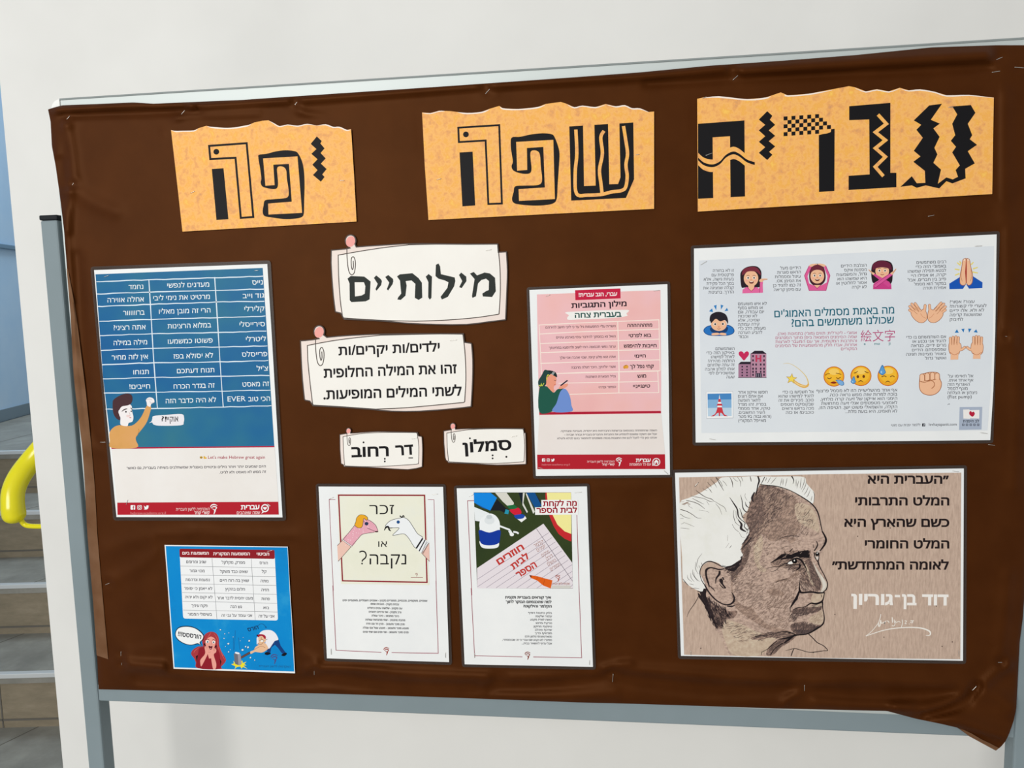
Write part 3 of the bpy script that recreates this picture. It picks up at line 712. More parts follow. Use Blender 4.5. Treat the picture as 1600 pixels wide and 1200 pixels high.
# ---- shared little marks
def academy(a, cx, cy, h, c, L=3):
    """sprouting letter emblem"""
    k = h / 70
    q = lambda s: [(cx + x * k, cy + y * k) for x, y in SO(s, 5)]
    a.line(q('-27,-14 -20,-29 2,-36 25,-27'), [4 * k, 9 * k, 4 * k], c, L)
    a.line(q('-22,-7 -8,-18 10,-19 19,-10 10,2'), [4 * k, 8 * k, 8 * k, 5 * k], c, L)
    a.line(q('10,-2 7,14 -1,38'), [7 * k, 11 * k, 4 * k], c, L); a.line(q('-12,-4 -2,3 6,12'), [4 * k, 6 * k], c, L)
def socials(a, x, y, s, c, bg, gap=1.45, order='fit', L=3):
    for i, k in enumerate(order):
        cx = x + i * s * gap
        if k == 'f':
            a.poly(rounded([(cx - s / 2, y - s / 2), (cx + s / 2, y - s / 2), (cx + s / 2, y + s / 2), (cx - s / 2, y + s / 2)], 0, s * .15), c, L)
            a.line([(cx + .32 * s, y - .3 * s), (cx + .12 * s, y - .28 * s), (cx + .1 * s, y), (cx + .1 * s, y + .5 * s)], .14 * s, bg, L + 1); a.line([(cx - .08 * s, y), (cx + .3 * s, y)], .13 * s, bg, L + 2)
        if k == 'i':
            a.line(rounded([(cx - s / 2, y - s / 2), (cx + s / 2, y - s / 2), (cx + s / 2, y + s / 2), (cx - s / 2, y + s / 2)], -.06 * s, s * .25), .11 * s, c, L, True)
            a.line([(cx + .22 * s * math.cos(t), y + .22 * s * math.sin(t)) for t in np.linspace(0, 6.28, 17)[:-1]], .1 * s, c, L + 1, True); a.ell(cx + .28 * s, y - .28 * s, .06 * s, .06 * s, c, L + 1)
        if k == 't':
            q = [(cx + u * s, y + v * s) for u, v in sm(PL('-.55,-.42 -.3,-.2 0,-.12 .02,-.35 .25,-.46 .42,-.36 .6,-.4 .5,-.22 .46,.1 .2,.4 -.2,.48 -.55,.36 -.3,.28 -.42,.12 -.34,.08 -.5,-.1 -.42,-.12'), 3, True)]
            a.poly(q, c, L)
def clipped_heart(a, cx, cy, r, c, L): 
    q = [(cx + r * .062 * 16 * math.sin(t) ** 3, cy - r * .062 * (13 * math.cos(t) - 5 * math.cos(2 * t) - 2 * math.cos(3 * t) - math.cos(4 * t))) for t in np.linspace(0, 2 * math.pi, 30)[:-1]]
    a.poly(q, c, L)
# ---- big blue poster
f1, f2 = (140, 400, 5), (140, 600, 5)
e = laminated('poster', [(147, 422), (417.6, 412.4), (441.4, 808.4), (182, 808)], 'large blue poster with a three-column word table and a man writing', 'poster', WHITE_PAPER, group='laminated posters',
              outline=[(147, 422), (417.6, 412.4), (425, 530), (433, 668), (441.4, 808.4), (182, 808), (173, 715), (160, 580)])
BLUE = mottled('blue_poster_print', ['#185794', '#1d6496', '#286e92', '#33758a'], 5, .4, 3)
a = Art(ART_Y).fr(*f1)
a.poly('46,143 1352,93 1392,700 1443,1490 170,1500 105,950', BLUE, 1)
a.poly('170,1496 1443,1484 1445,1494 171,1507', '#b01f3c', 2)
a.poly('171,1510 1446,1496 1476,1920 216,1926', mottled('poster_foot_print', ['#e6e0da', '#ece8e4'], 6, .4), 2)
a.build('blue_panel', e)
a = Art(ART_Y).fr(*f1); LN = '#dfeaf2'
rn = random.Random(3)
def chalk(pts):
    q = SO(pts, 8); a.line([(x, y + rn.uniform(-2.2, 2.2)) for x, y in q], [rn.uniform(5, 9) for _ in range(9)], LN, 3)
for r in ('52,202 464,186 978,170 1357,158', '58,297 470,282 980,268 1362,257', '65,395 480,378 985,360 1366,356', '75,510 480,495 1000,482 1373,470', '80,623 490,608 1005,598 1381,585',
          '88,737 500,722 1012,710 1388,702', '97,848 505,835 1020,827 1396,817', '104,961 512,950 1026,940 1405,933', '112,1071 520,1064 1036,1055 1413,1047', '125,1198 530,1190 1045,1180 1420,1170'): chalk(r)
chalk('463,184 478,430 500,800 530,1192'); chalk('977,166 1000,520 1022,870 1044,1182')
a.build('table_lines', e)
a = Art(ART_Y).fr(*f1); TX = '#eef2f2'
for s, xr, xl, y in (('נייס', 1354, 1270, 222), ('גוד וייב', 1364, 1197, 325), ('קלירלי', 1366, 1210, 428), ('סירייסלי', 1370, 1172, 548), ('ליטרלי', 1378, 1222, 664), ('פרייסלס', 1388, 1190, 782), ("צ'יל", 1394, 1305, 895), ('זה מאסט', 1402, 1195, 1015), ('הכי טוב', 1410, 1240, 1131),
                     ('מעדנים לנפשי', 935, 607, 239), ('מרטיט את נימי ליבי', 940, 497, 335), ('הרי זה מובן מאליו', 945, 542, 441), ('במלוא הרצינות', 950, 610, 557), ('פשוטו כמשמעו', 962, 612, 676), ('לא יסולא בפז', 965, 655, 793), ('תנוח דעתכם', 975, 683, 908), ('זה בגדר הכרח', 977, 657, 1028), ('לא היה כדבר הזה', 988, 595, 1140),
                     ('נחמד', 420, 305, 257), ('אחלה אווירה', 425, 140, 355), ('ברוווווור', 430, 262, 458), ('אתה רציני?', 438, 188, 572), ('מילה במילה', 450, 188, 690), ('אין לזה מחיר', 457, 173, 803), ('תנוחו', 463, 342, 922), ('חייבים!', 473, 312, 1035)):
    a.text(s, xr, y, xl, y + .028 * (xr - xl), 33, TX, 3, .006)
a.text('EVER', 1220, 1134, 1078, 1137, 40, TX, 3, 0, .69)
a.build('table_words', e)
a = Art(ART_Y).fr(*f2)
SK, SH = '#efeaea', '#d29a55'
a.poly(S('155,385 180,345 230,322 330,325 400,262 448,168 480,178 470,230 440,310 368,405 362,440 368,497 171,499 158,440'), mottled('ochre_shirt_print', ['#c9954f', '#d8a05d', '#dca368'], 9, .4), 4)
a.poly(S('236,180 300,158 328,172 331,210 342,255 335,292 305,305 296,328 262,326 240,312 240,258 215,240 212,225 226,216'), SK, 5)
a.poly(S('180,150 190,120 240,88 290,74 325,84 335,115 325,150 300,166 252,176 234,200 224,215 238,262 234,282 206,266 184,222'), '#4a3034', 6)
a.line(SO('250,215 275,198 295,194'), [3, 9, 4], '#3d2a2a', 7); a.line(SO('318,188 328,192 330,200'), 5, '#3d2a2a', 7); a.ell(284, 217, 6, 7, '#262024', 7); a.ell(325, 213, 5, 6, '#262024', 7)
a.line(SO('308,218 316,244 308,250'), 3, '#d8b9b4', 7); a.ell(318, 263, 8, 4, '#d88f8c', 7); a.ell(300, 250, 14, 10, '#ecd3d0', 6)
a.poly(S('440,125 455,108 475,104 500,116 506,142 482,156 474,178 450,168 446,145'), SK, 5); a.line(SO('442,122 470,118 486,124'), 5, '#c9c2c2', 6); a.line(SO('470,132 478,150 500,142'), 3, '#b9b0b0', 6)
a.line(SO('372,405 385,370 382,350'), 3, '#a97a45', 5)
a.build('man_picture', e)
a = Art(ART_Y).fr(*f2)
a.poly(S('490,270 502,250 600,241 718,235 738,262 735,300 715,322 560,326 502,318 488,300 465,306 484,290'), '#e9e6ea', 4)
a.text('אוקיי', 694, 292, 604, 296, 38, BLACK, 5, .012); a.text('?!', 600, 292, 560, 290, 38, BLACK, 5, .02, .69)
a.build('speech_bubble', e, 'white speech bubble')
a = Art(ART_Y).fr(*f2)
a.text("Let's make Hebrew great again", 1370, 583, 925, 584, 24, '#a8324a', 4, .006, .69)
a.poly('890,562 902,566 905,574 914,572 916,582 900,586 890,582', '#e0b040', 4); a.ell(872, 574, 11, 10, '#e0b545', 4); a.line('862,571 870,572 882,571', 4, '#6a4a20', 5); a.line(SO('864,577 872,582 880,577'), 3, '#6a4a20', 5)
a.text('היום שומעים יותר ויותר מילים וביטויים באנגלית שמשתלבים בשיחה בעברית, גם כאשר', 1376, 652, 288, 666, 17, '#3b3540', 4, .012); a.text("זה ממש לא מאסט ולא לג'יט.", 1378, 694, 1015, 700, 17, '#3b3540', 4, .012)
a.build('caption', e)
def footer(fr, quad, e, name_xy, sub, icon, acad, soc):
    a = Art(ART_Y).fr(*fr); a.poly(quad, '#b3202e', 4)
    (xr, y, xl, h) = name_xy; a.text('עברית', xr, y, xl, y + 2, h, TX, 5, .035)
    st_, sxr, sy, sxl, sh = sub; a.text(st_, sxr, sy, sxl, sy + 3, sh, '#f0d5d3', 5, .01)
    icon(a)
    ax, ay, ah, lines = acad; academy(a, ax, ay, ah, TX, 5)
    for s, r_, yy, l_, hh, bd in lines: a.text(s, r_, yy, l_, yy + 2, hh, '#f0d5d3', 5, bd)
    sx, sy2, ss, ux, uy, uxr = soc; socials(a, sx, sy2, ss, TX, '#b3202e', order='fit', L=5)
    a.text('hebrew-academy.org.il', uxr, uy, ux, uy + 1, 20, '#d98a8c', 5, 0, .69)
    a.build('footer_band', e, 'red footer band with white emblems')
def ic1(a):
    a.line([(1370 + 26 * math.cos(t), 970 + 27 * math.sin(t)) for t in np.linspace(0, 6.28, 25)[:-1]], 9, TX, 5, True); clipped_heart(a, 1370, 971, 15, TX, 5); a.poly('1352,990 1366,998 1342,1014', TX, 6); a.line('1392,938 1412,952', 3, TX, 5)
footer(f2, '216,927 1474,920 1478,1020 218,1022', e, (1328, 978, 1182, 32), ('שפה שאוהבים', 1332, 1014, 1150, 20), ic1, (972, 978, 72, [('האקדמיה ללשון העברית', 938, 988, 675, 20, 0), ('קשרי קהל', 938, 1014, 820, 18, .03)]), (338, 964, 36, 320, 1017, 595))
pin((162, 433), (170, 430), 'staple at the top left corner of the large blue poster'); pin((397, 423), (404, 422.5), 'staple at the top right corner of the large blue poster')
pin((197, 789), (199.6, 781), 'staple in the red footer, bottom left of the large blue poster'); pin((417, 787), (422, 792), 'staple in the red footer, bottom right of the large blue poster')

# ---- small square blue sheet
f = (240, 840, 5.454)
c_ = P(360, 950); e = empty('comic_sheet', c_); tag(e, 'small square bright blue comic sheet with a word table at lower left', 'poster')
sheet('paper', '93,62 600,70 1143,77 1160,400 1185,800 1205,1157 700,1138 170,1117 140,700 112,300', WHITE_PAPER, PAPER_Y, .0003, e, f)
a = Art(ART_Y).fr(*f)
SKY = mottled('comic_blue_print', ['#0c7fc4', '#0887ce', '#0b8acf', '#2496d2'], 16, .4, 5)
a.poly('103,72 1140,84 1157,420 1182,830 1198,1142 650,1122 178,1106 148,690 120,300', SKY, 1)
a.build('blue_panel', e)
a = Art(ART_Y).fr(*f)
a.poly(rounded([(220, 95), (1030, 105), (1060, 707), (252, 690)], 0, 22), '#eff0f1', 2)
a.poly(rounded([(220, 95), (1030, 105), (1033, 182), (222, 168)], 0, 14), '#8f1d26', 3)
for xl, yl, xr, yr in ((224, 243, 1036, 258), (232, 318, 1040, 332), (238, 393, 1044, 408), (243, 468, 1048, 484), (248, 542, 1052, 560), (252, 617, 1056, 634)): a.line([(xl, yl), (xr, yr)], 3, '#8a8c90', 3)
a.line('497,175 540,696', 3, '#8a8c90', 4); a.line('832,182 866,703', 3, '#8a8c90', 4)
for s, xr, xl, y in (('הביטוי', 985, 878, 152), ('המשמעות המקורית', 820, 508, 150), ('המשמעות ביום', 470, 245, 145)): a.text(s, xr, y, xl, y - 1, 22, '#f2e4e2', 4, .03)
for s, xr, xl, y in (('הורס', 972, 902, 226), ('קל', 962, 920, 300), ('מתה', 978, 912, 380), ('הזיה', 982, 918, 456), ('פחות', 990, 918, 532), ('בוא', 984, 934, 608), ('אני על זה', 1030, 895, 680),
                     ('מפרק, מקלקל', 778, 580, 222), ('שאינו כבד משקל', 802, 565, 300), ('שאין בה רוח חיים', 812, 565, 376), ('חלום בהקיץ', 778, 610, 450), ('מעט יחסית לדבר אחר', 845, 540, 526), ('גש הנה', 752, 655, 600), ('אני עומד על גבי זה', 840, 580, 674),
                     ('שגיב ומרומם', 448, 278, 217), ('מכוי וגמור', 434, 305, 294), ('נפעמת ונדהמת', 478, 272, 370), ('לא ייאמן כי יסופר', 500, 260, 444), ('לא יקום ולא יהיה', 502, 268, 518), ('פקח עיניך', 460, 322, 590), ('בשיפולי המסור', 496, 290, 664)): a.text(s, xr, y + 2, xl, y, 21, '#43434b', 4, .012)
a.build('word_table', e)
a = Art(ART_Y).fr(270, 970, 15)
a.poly(S('55,340 75,220 160,140 330,115 500,150 640,230 730,340 715,440 650,510 690,612 590,548 430,578 260,540 120,455'), '#16324a', 2)
a.poly(S('72,340 90,230 170,160 330,140 490,168 620,245 708,345 695,430 625,510 676,600 592,525 430,560 270,525 135,440'), '#f1f2f1', 3)
a.text('הורססס!!!', 660, 425, 118, 352, 88, '#23252c', 4, .03)
a.build('speech_bubble', e, 'white speech bubble with black outline')
a = Art(ART_Y).fr(270, 970, 15); HR_, TEE, SKN = '#a8393f', '#8f1f2c', '#eba293'
a.poly(S('900,255 1010,290 1075,400 1085,560 1130,700 1240,890 1220,980 1130,1080 1120,1130 580,1110 540,980 500,880 430,780 470,680 600,600 700,600 690,470 740,340 810,280'), HR_, 2)
a.poly(S('620,650 720,620 1000,640 1090,760 1110,960 1090,1128 600,1110 560,930 590,780'), TEE, 3)
a.poly('540,830 590,800 560,960', '#1d1216', 3); a.poly('1100,880 1140,960 1120,1040', '#1d1216', 3); a.poly('985,590 1030,570 1020,660', '#1d1216', 3); a.poly('720,540 760,520 770,620', '#1d1216', 3)
a.poly(S('900,370 985,420 1000,520 960,640 890,705 830,660 770,560 770,460 830,400'), SKN, 4)
a.poly('800,690 960,690 900,880 850,885 830,820', SKN, 4)
a.ell(812, 490, 40, 34, '#f2f2ee', 5); a.ell(960, 500, 34, 34, '#f2f2ee', 5); a.ell(816, 495, 18, 22, '#4a5a6e', 6); a.ell(955, 505, 16, 20, '#4a5a6e', 6)
a.line(SO('770,450 810,428 850,452'), 12, '#5a1a22', 6); a.line(SO('925,456 960,438 995,465'), 12, '#5a1a22', 6)
a.poly(S('840,585 890,600 930,590 915,660 880,675 850,640'), '#5a1420', 5); a.ell(885, 650, 22, 14, '#d87680', 6); a.line(SO('900,480 910,540 890,555'), 7, '#c07a70', 6)
a.poly(S('745,620 790,590 835,620 845,700 800,820 730,960 665,1070 645,990 650,910 740,800 760,730'), SKN, 6); a.poly(S('920,660 980,640 1020,680 1010,740 960,800 1020,1010 1000,1126 945,1126 910,960 890,800 885,740'), SKN, 6)
for q in ('775,605 770,640', '800,600 800,650', '950,655 955,700', '985,660 985,710'): a.line(q, 5, '#b06a60', 7)
a.line(SO('800,700 850,740 900,720'), 8, '#c07a70', 5)
for q in ('900,262 860,330 800,420', '960,290 1040,420 1060,600 1120,760', '1090,600 1160,800 1220,920', '620,620 520,700 490,760'): a.line(SO(q), [4, 16, 4], '#d4625c', 4)
a.build('woman_picture', e)
a = Art(ART_Y).fr(350, 970, 13.33); NAVY, SKN2 = '#173f7c', '#e9bd98'
a.poly('1040,420 1135,385 1180,520 1290,670 1240,690 1200,670 1130,570 1060,500', NAVY, 2); a.poly('1040,440 1060,500 985,560 965,670 900,660 895,600 930,560', NAVY, 2)
a.poly(S('845,690 880,650 960,670 970,690 900,715'), '#14161f', 3); a.poly(S('1195,720 1230,680 1290,665 1310,690 1260,735'), '#14161f', 3)
a.poly(S('735,270 800,210 900,190 1000,205 1080,270 1130,370 1120,400 1060,420 1000,500 960,560 925,580 880,510 860,470 870,360 800,290'), '#eceaf0', 3); a.poly('680,350 720,330 740,470 680,490', '#e6e6ee', 3)
a.poly(S('860,470 920,560 900,600 800,660 700,655 640,650 560,690 550,640 620,610 660,540 780,480'), SKN2, 4); a.poly(S('720,340 800,320 870,370 870,420 820,480 780,500 700,490 720,450'), SKN2, 5)
a.poly(S('690,300 760,280 830,290 870,330 865,375 840,370 800,320 740,320 720,345'), '#a81f36', 6); a.poly('675,295 700,285 715,310 685,325', '#26202c', 6)
a.ell(790, 420, 34, 22, '#f1ece4', 6); a.line(SO('740,410 790,395 835,410'), 9, '#6a4a3a', 7); a.line(SO('700,470 760,490 800,470 820,430'), 8, '#8a5a44', 7); a.line(SO('620,610 700,560 780,530 860,560'), 7, '#a06a50', 6); a.line(SO('870,400 910,380'), 6, '#2a2c36', 7); a.ell(775, 360, 9, 8, '#26202c', 7)
a.line('545,660 350,770', 46, '#2e2228', 3); a.line('545,660 355,768', 32, '#6b4a42', 4)
a.poly('150,905 205,890 195,835 240,880 250,850 340,840 385,830 390,880 470,850 420,900 470,930 400,935 490,1000 390,960 365,1000 340,950 270,960 220,1010 240,950', '#f1e02a', 2)
a.poly('205,690 250,660 345,690 365,900 330,930 240,905 225,880', '#6e6e78', 5); a.poly('285,680 345,690 365,900 330,930 300,920', '#9a98a2', 6); a.poly('225,660 245,645 320,665 325,690 285,695 235,680', '#eef0f4', 7)
for x, y, r in ((90, 480, 26), (30, 540, 13), (95, 650, 20), (130, 605, 12), (525, 420, 28), (450, 540, 24), (500, 555, 30), (385, 610, 30), (550, 770, 24), (640, 822, 18), (190, 340, 12), (100, 255, 13), (15, 275, 15), (340, 420, 10), (400, 350, 10), (-75, 190, 20), (0, 370, 15)):
    a.poly([(x + r * math.cos(t) * (1 + .3 * math.sin(x + t * 2)), y + r * math.sin(t)) for t in np.linspace(0, 6.28, 7)[:-1]], '#16507e', 3)
    a.poly([(x + .72 * r * math.cos(t) * (1 + .3 * math.sin(x + t * 2)), y - 3 + .72 * r * math.sin(t)) for t in np.linspace(0, 6.28, 7)[:-1]], '#dfeaf2', 4)
for q in ('195,340 195,620', '235,200 215,600', '300,350 330,600'): a.line(q, 8, '#1a5f9a', 2)
a.text('הורס', 722, 165, 500, 225, 70, '#15365e', 3, .03)
a.line(SO('700,110 760,65 820,75 865,120'), 10, '#16558c', 3); a.poly('850,125 890,125 876,155', '#16407a', 3)
a.build('hammer_man_picture', e)
a = Art(ART_Y).fr(350, 970, 13.33); academy(a, 1050, 800, 190, '#4a4f86', 3); a.text('האקדמיה ללשון העברית', 1390, 978, 725, 962, 36, '#1f5f90', 3, .01); a.build('emblem', e)
pin((417, 861.6), (426, 860), 'staple at the top right of the small square comic sheet')

# ---- pink poster
e = laminated('poster', [(827.2, 453.1), (1042.8, 444), (1046.8, 741.8), (837.3, 743.7)], 'pink poster with a two-column table and a woman holding a phone', 'poster', WHITE_PAPER, 4.5, 'laminated posters')
f1, f2 = (810, 430, 6.4), (820, 570, 6.667)
PK = mottled('pink_poster_print', ['#eab5b9', '#edbdc1', '#eeb9b6', '#eab0ae'], 6, .42, 3); TXT = '#2c1d26'
a = Art(ART_Y).fr(*f1)
a.poly('185,192 1420,150 1428,1100 1425,1395 208,1412 195,800', PK, 1)
a.fr(*f2); a.poly('150,494 1418,480 1420,504 153,520', '#b01c36', 2); a.poly('153,524 1420,508 1462,930 128,935', mottled('pink_foot_print', ['#e6dcd6', '#ebe3de'], 7, .42), 2)
a.build('pink_panel', e)
a = Art(ART_Y).fr(*f1)
a.poly('567,150 1020,132 1022,232 570,250', '#c41f42', 2); a.text('עברי, הגב עברית!', 988, 204, 603, 216, 33, '#f6e6e6', 3, .03)
a.build('heading_band', e); a = Art(ART_Y).fr(*f1)
a.text('מילון התגוביות', 1083, 308, 530, 328, 45, TXT, 3, .028)
a.poly(S('470,372 600,362 800,352 1000,348 1105,350 1080,385 1090,405 1000,422 800,436 620,442 500,446 490,420 505,400'), '#f1eeea', 2)
a.text('בעברית צחה', 1030, 414, 565, 426, 46, '#1e4f4a', 3, .028)
a.build('heading', e)
a = Art(ART_Y).fr(*f1); CR = '#f7e6da'
for q in ('205,498 600,478 1405,446', '212,588 620,566 1410,538', '215,684 620,668 1410,640', '218,775 620,760 1412,742', '220,882 620,868 1412,846', '260,990 640,972 1414,956'): a.line(q, 9, CR, 3)
a.line('207,494 232,990', 8, CR, 3); a.line('993,462 1010,1052', 10, CR, 4); a.line('1405,442 1418,955', 9, CR, 4)
a.fr(*f2); a.line('330,92 980,75 1392,66', 8, CR, 3); a.line('350,192 980,180 1392,172', 8, CR, 3); a.line('465,308 980,293 1396,290', 8, CR, 3); a.line('978,70 980,292', 10, CR, 4); a.line('1385,66 1396,294', 9, CR, 4)
a.build('table_lines', e)
a = Art(ART_Y).fr(*f1)
for s, xr, xl, y in (('מתהההההה', 1338, 1090, 514), ('בוא לפרטי', 1328, 1104, 616), ('חייבות להיפגש', 1382, 1054, 720), ('חיימי', 1274, 1162, 822), ('קחי נפל לך', 1354, 1116, 926), ('מוש', 1278, 1192, 1022)): a.text(s, xr, y, xl, y + 4, 30, TXT, 4, .024)
for s, xl, y in (('השרית עליי התפעמות גיל עד כי ליבי חישב להירהם', 272, 520), ('הואל נא במסתך להידבר עימי בארבע עיניים', 378, 622), ('ערגה נפשי תכסופה רוחי לשוב ולהימצא במחיצתך', 305, 724), ('אתה הוא סלע קיומי, שבוי אהבה אני שלך', 412, 826), ('אשרי יולדתך, היכר דגולה מרבבה', 528, 926), ('גליל תפארת השתנות', 672, 1022)): a.text(s, 972, y, xl, y + .02 * (972 - xl), 21, '#5a4049', 4, .01)
a.fr(*f2); a.text('טינגייניי', 1305, 236, 1128, 242, 31, TXT, 4, .024); a.text('כפתור ופרחי', 950, 240, 770, 246, 21, '#5a4049', 4, .01)
a.build('table_words', e); a = Art(ART_Y).fr(*f2)
a.para([('השפה שהתפתחה בווטסאפ וברשתות החברתיות היא ייחודית, מעניינת ומצחיקה.', 370), ('אבל אם חשקה נפשכם להמתיע את החברות והחברים בעברית גבוהה שברוה -', 412), ('אנחנו כאן כדי לתבל לכם את התגובות בכמה משפטים להתפאר בהם לצילא ולעילא', 338)], 1376, 692, 38, 17, .008, c='#4a4248', L=3, bold=.014)
a.build('caption', e)
a = Art(ART_Y).fr(*f1); a.ell(1062, 920, 14, 16, '#d9952f', 4); a.ell(1084, 916, 16, 18, '#e3a33a', 5); a.line('1062,904 1084,900', 7, '#b06f1f', 6)
a.build('gold_picture', e)
a = Art(ART_Y).fr(*f2); GR, DG, JN, SKP = '#1f5748', '#1f3030', '#6f8fd0', '#ea9a80'
a.poly(S('152,240 215,222 250,240 300,290 340,255 400,248 410,270 390,330 340,430 290,485 152,494'), GR, 4)
a.poly(S('290,488 330,400 365,290 400,252 435,262 470,330 485,420 488,486'), JN, 5)
a.poly(S('225,120 260,95 310,110 330,150 322,185 326,205 305,222 300,250 310,270 296,288 262,258 225,215 215,180'), SKP, 5)
a.poly(S('205,55 240,58 290,64 325,85 335,125 310,110 275,95 245,120 225,150 222,200 195,228 150,230 140,170 175,110'), '#23433f', 6); a.poly(S('240,60 290,64 325,85 335,128 300,112 270,90'), '#1b2a2c', 7)
a.line(SO('262,118 240,105 228,140 232,160'), 8, '#e3d34a', 7); a.line('300,72 278,100', 5, '#d9e2e0', 8); a.line('310,78 290,106', 5, '#d9e2e0', 8); a.line(SO('145,210 165,220 172,195 180,220 200,190'), 7, '#c7d44a', 7)
a.poly(S('355,250 375,215 420,200 448,195 440,225 400,246'), SKP, 6); a.line('372,218 445,162', 13, '#25253a', 7); a.line('305,160 325,166', 4, '#5a3030', 7); a.ell(312, 208, 8, 4, '#c05050', 7)
a.build('woman_picture', e)
def ic2(a):
    a.line([(1370 + 37 * math.cos(t), 1012 + 37 * math.sin(t)) for t in np.linspace(0, 6.28, 29)[:-1]], 8, TX, 5, True); a.poly('1342,1015 1370,985 1398,1015 1390,1015 1390,1035 1378,1035 1378,1018 1362,1018 1362,1035 1350,1035 1350,1015', TX, 5); a.line('1332,1025 1330,1048 1352,1046', 6, TX, 5)
footer(f2, '128,937 1460,932 1463,1086 132,1087', e, (1312, 1010, 1158, 32), ('עם כל המשפחה', 1314, 1048, 1090, 24), ic2, (982, 1012, 82, [('האקדמיה ללשון העברית', 935, 1018, 650, 20, 0), ('קשרי קהל', 935, 1046, 806, 18, .03)]), (196, 992, 33, 178, 1048, 468))
pin((853, 463), (860, 460.5), 'staple at the top left corner of the pink poster'); pin((1021, 454.7), (1031, 453.4), 'staple at the top right corner of the pink poster'); pin((1037, 735), (1044, 741), 'slanting staple at the bottom right of the pink poster'); pin((841, 730.5), (848, 732), 'staple at the bottom left of the pink poster')

# ---- two white sheets with thin red borders
def white_sheet(quad, label): return laminated('poster', quad, label, 'poster', WHITE_PAPER, 4.5, 'laminated posters')
e = white_sheet([(497.7, 760.2), (692.3, 760.8), (701.7, 1034.6), (510.8, 1028.7)], 'white poster showing two sock-puppet heads facing each other')
f1, f2 = (480, 750, 6.667), (480, 900, 6.667); RD, DR = '#a05060', '#8e1c2c'
a = Art(ART_Y).fr(*f1); a.line('292,203 228,205 272,1150', 5, RD, 2); a.line('1256,203 1320,205 1344,1100', 5, RD, 2); a.line('226,204 272,180', 4, RD, 3)
a.fr(*f2); a.line('266,100 300,774 772,796', 6, RD, 3); a.line('1341,50 1365,806 880,798', 6, RD, 3); academy(a, 826, 785, 76, '#a23a2a', 3); a.build('border', e)
a = Art(ART_Y).fr(*f1)
a.poly('312,148 1232,150 1272,1095 352,1082', mottled('pale_green_print', ['#e6e6d2', '#ebead8', '#e8e9dc'], 12, .45), 2)
a.line('327,158 1222,160 1248,1066 368,1050', 14, DR, 3, True); a.build('picture_panel', e)
a = Art(ART_Y).fr(*f1); PKS = mottled('puppet_pink_print', ['#e3a3b2', '#e9aebb'], 30, .45)
a.poly('313,684 372,622 462,690 322,848', '#ecc4b4', 4)
a.poly(S('372,622 440,540 500,470 520,420 580,390 660,425 715,475 740,540 700,545 580,565 530,610 462,690'), PKS, 5)
a.line(SO('313,684 372,622 440,540 495,470'), 4, BLACK, 6); a.line(SO('322,848 462,690 530,612 580,565 700,545'), 4, BLACK, 6); a.line(SO('625,412 665,430 715,475 738,540'), 4, BLACK, 6); a.line(SO('625,500 660,515 700,532 735,540'), 4, BLACK, 6); a.ell(722, 538, 18, 7, '#3a2020', 7)
for i in range(34):
    t = i / 33; x = 400 + 250 * t + 36 * math.sin(i * 2.4); y = 640 - 190 * t ** .8 + 40 * math.cos(i * 1.7); a.ell(x, y, 4, 4, '#f4dbe0', 6, n=8)
a.line('362,618 466,694', 15, BLACK, 6); a.line('364,620 464,692', 9, '#efe6e2', 7)
a.poly(S('505,440 515,395 550,363 600,368 630,395 618,420 590,400 582,440 570,490 530,498 495,470'), '#eaa92a', 7); a.line(S('505,440 515,395 550,363 600,368 630,395 618,420 590,400 582,440 570,490 530,498 495,470'), 4, BLACK, 8, True); a.ell(618, 455, 20, 18, '#2a3658', 8); a.line('598,440 590,428', 4, BLACK, 8)
a.build('pink_puppet_picture', e)
a = Art(ART_Y).fr(*f1)
a.poly('1192,762 1270,655 1274,850', '#e9c0b2', 4); a.line('1192,762 1274,848', 4, BLACK, 5)
a.poly(S('815,490 835,450 880,418 950,400 1010,392 1060,425 1110,500 1150,560 1205,610 1135,712 1060,610 1010,562 940,570 890,575 940,525 955,498 900,498'), '#eef0f1', 5); a.line(S('815,490 835,450 880,418 950,400 1010,392 1060,425 1110,500 1150,560 1205,610 1135,712 1060,610 1010,562 940,570 890,575 940,525 955,498 900,498'), 4.5, BLACK, 6, True)
a.poly('1205,606 1245,632 1268,652 1192,764 1165,745 1135,712', '#eef0f1', 6); a.line('1203,608 1136,712', 16, BLACK, 7); a.line('1228,624 1165,742', 11, BLACK, 7); a.line('1245,640 1190,762', 4, BLACK, 7); a.line('1268,655 1205,768', 4, BLACK, 7)
for i in range(9): t = i / 8; a.line([(1246 - 50 * t, 650 + 104 * t), (1264 - 54 * t, 662 + 98 * t)], 3, BLACK, 8)
a.ell(948, 438, 17, 17, '#20508a', 7); a.line(SO('802,525 822,492 845,490 855,520 872,530'), [6, 20, 16, 6], BLACK, 7); a.line(SO('965,372 985,388 1000,372 1012,385'), 11, BLACK, 7); a.line(SO('860,505 900,498 955,497'), 4, BLACK, 7)
a.build('white_puppet_picture', e)
a = Art(ART_Y).fr(*f1); a.text('זכר', 905, 356, 648, 358, 98, BLACK, 5, -.004, res=5); a.text('או', 832, 697, 740, 697, 58, BLACK, 5, 0); a.text('נקבה', 1032, 880, 650, 880, 106, BLACK, 5, -.002, res=5); a.line(SO('543,752 570,742 600,750 614,782 604,812 580,832 571,850'), 13, BLACK, 5); a.ell(571, 871, 9, 9, BLACK, 5)
a.build('heading', e)
a = Art(ART_Y).fr(*f1); academy(a, 1140, 988, 34, '#8a2a28', 4); a.line('1080,1016 1205,1016', 6, '#a87a74', 4); a.build('emblem', e)
a = Art(ART_Y).fr(*f2)
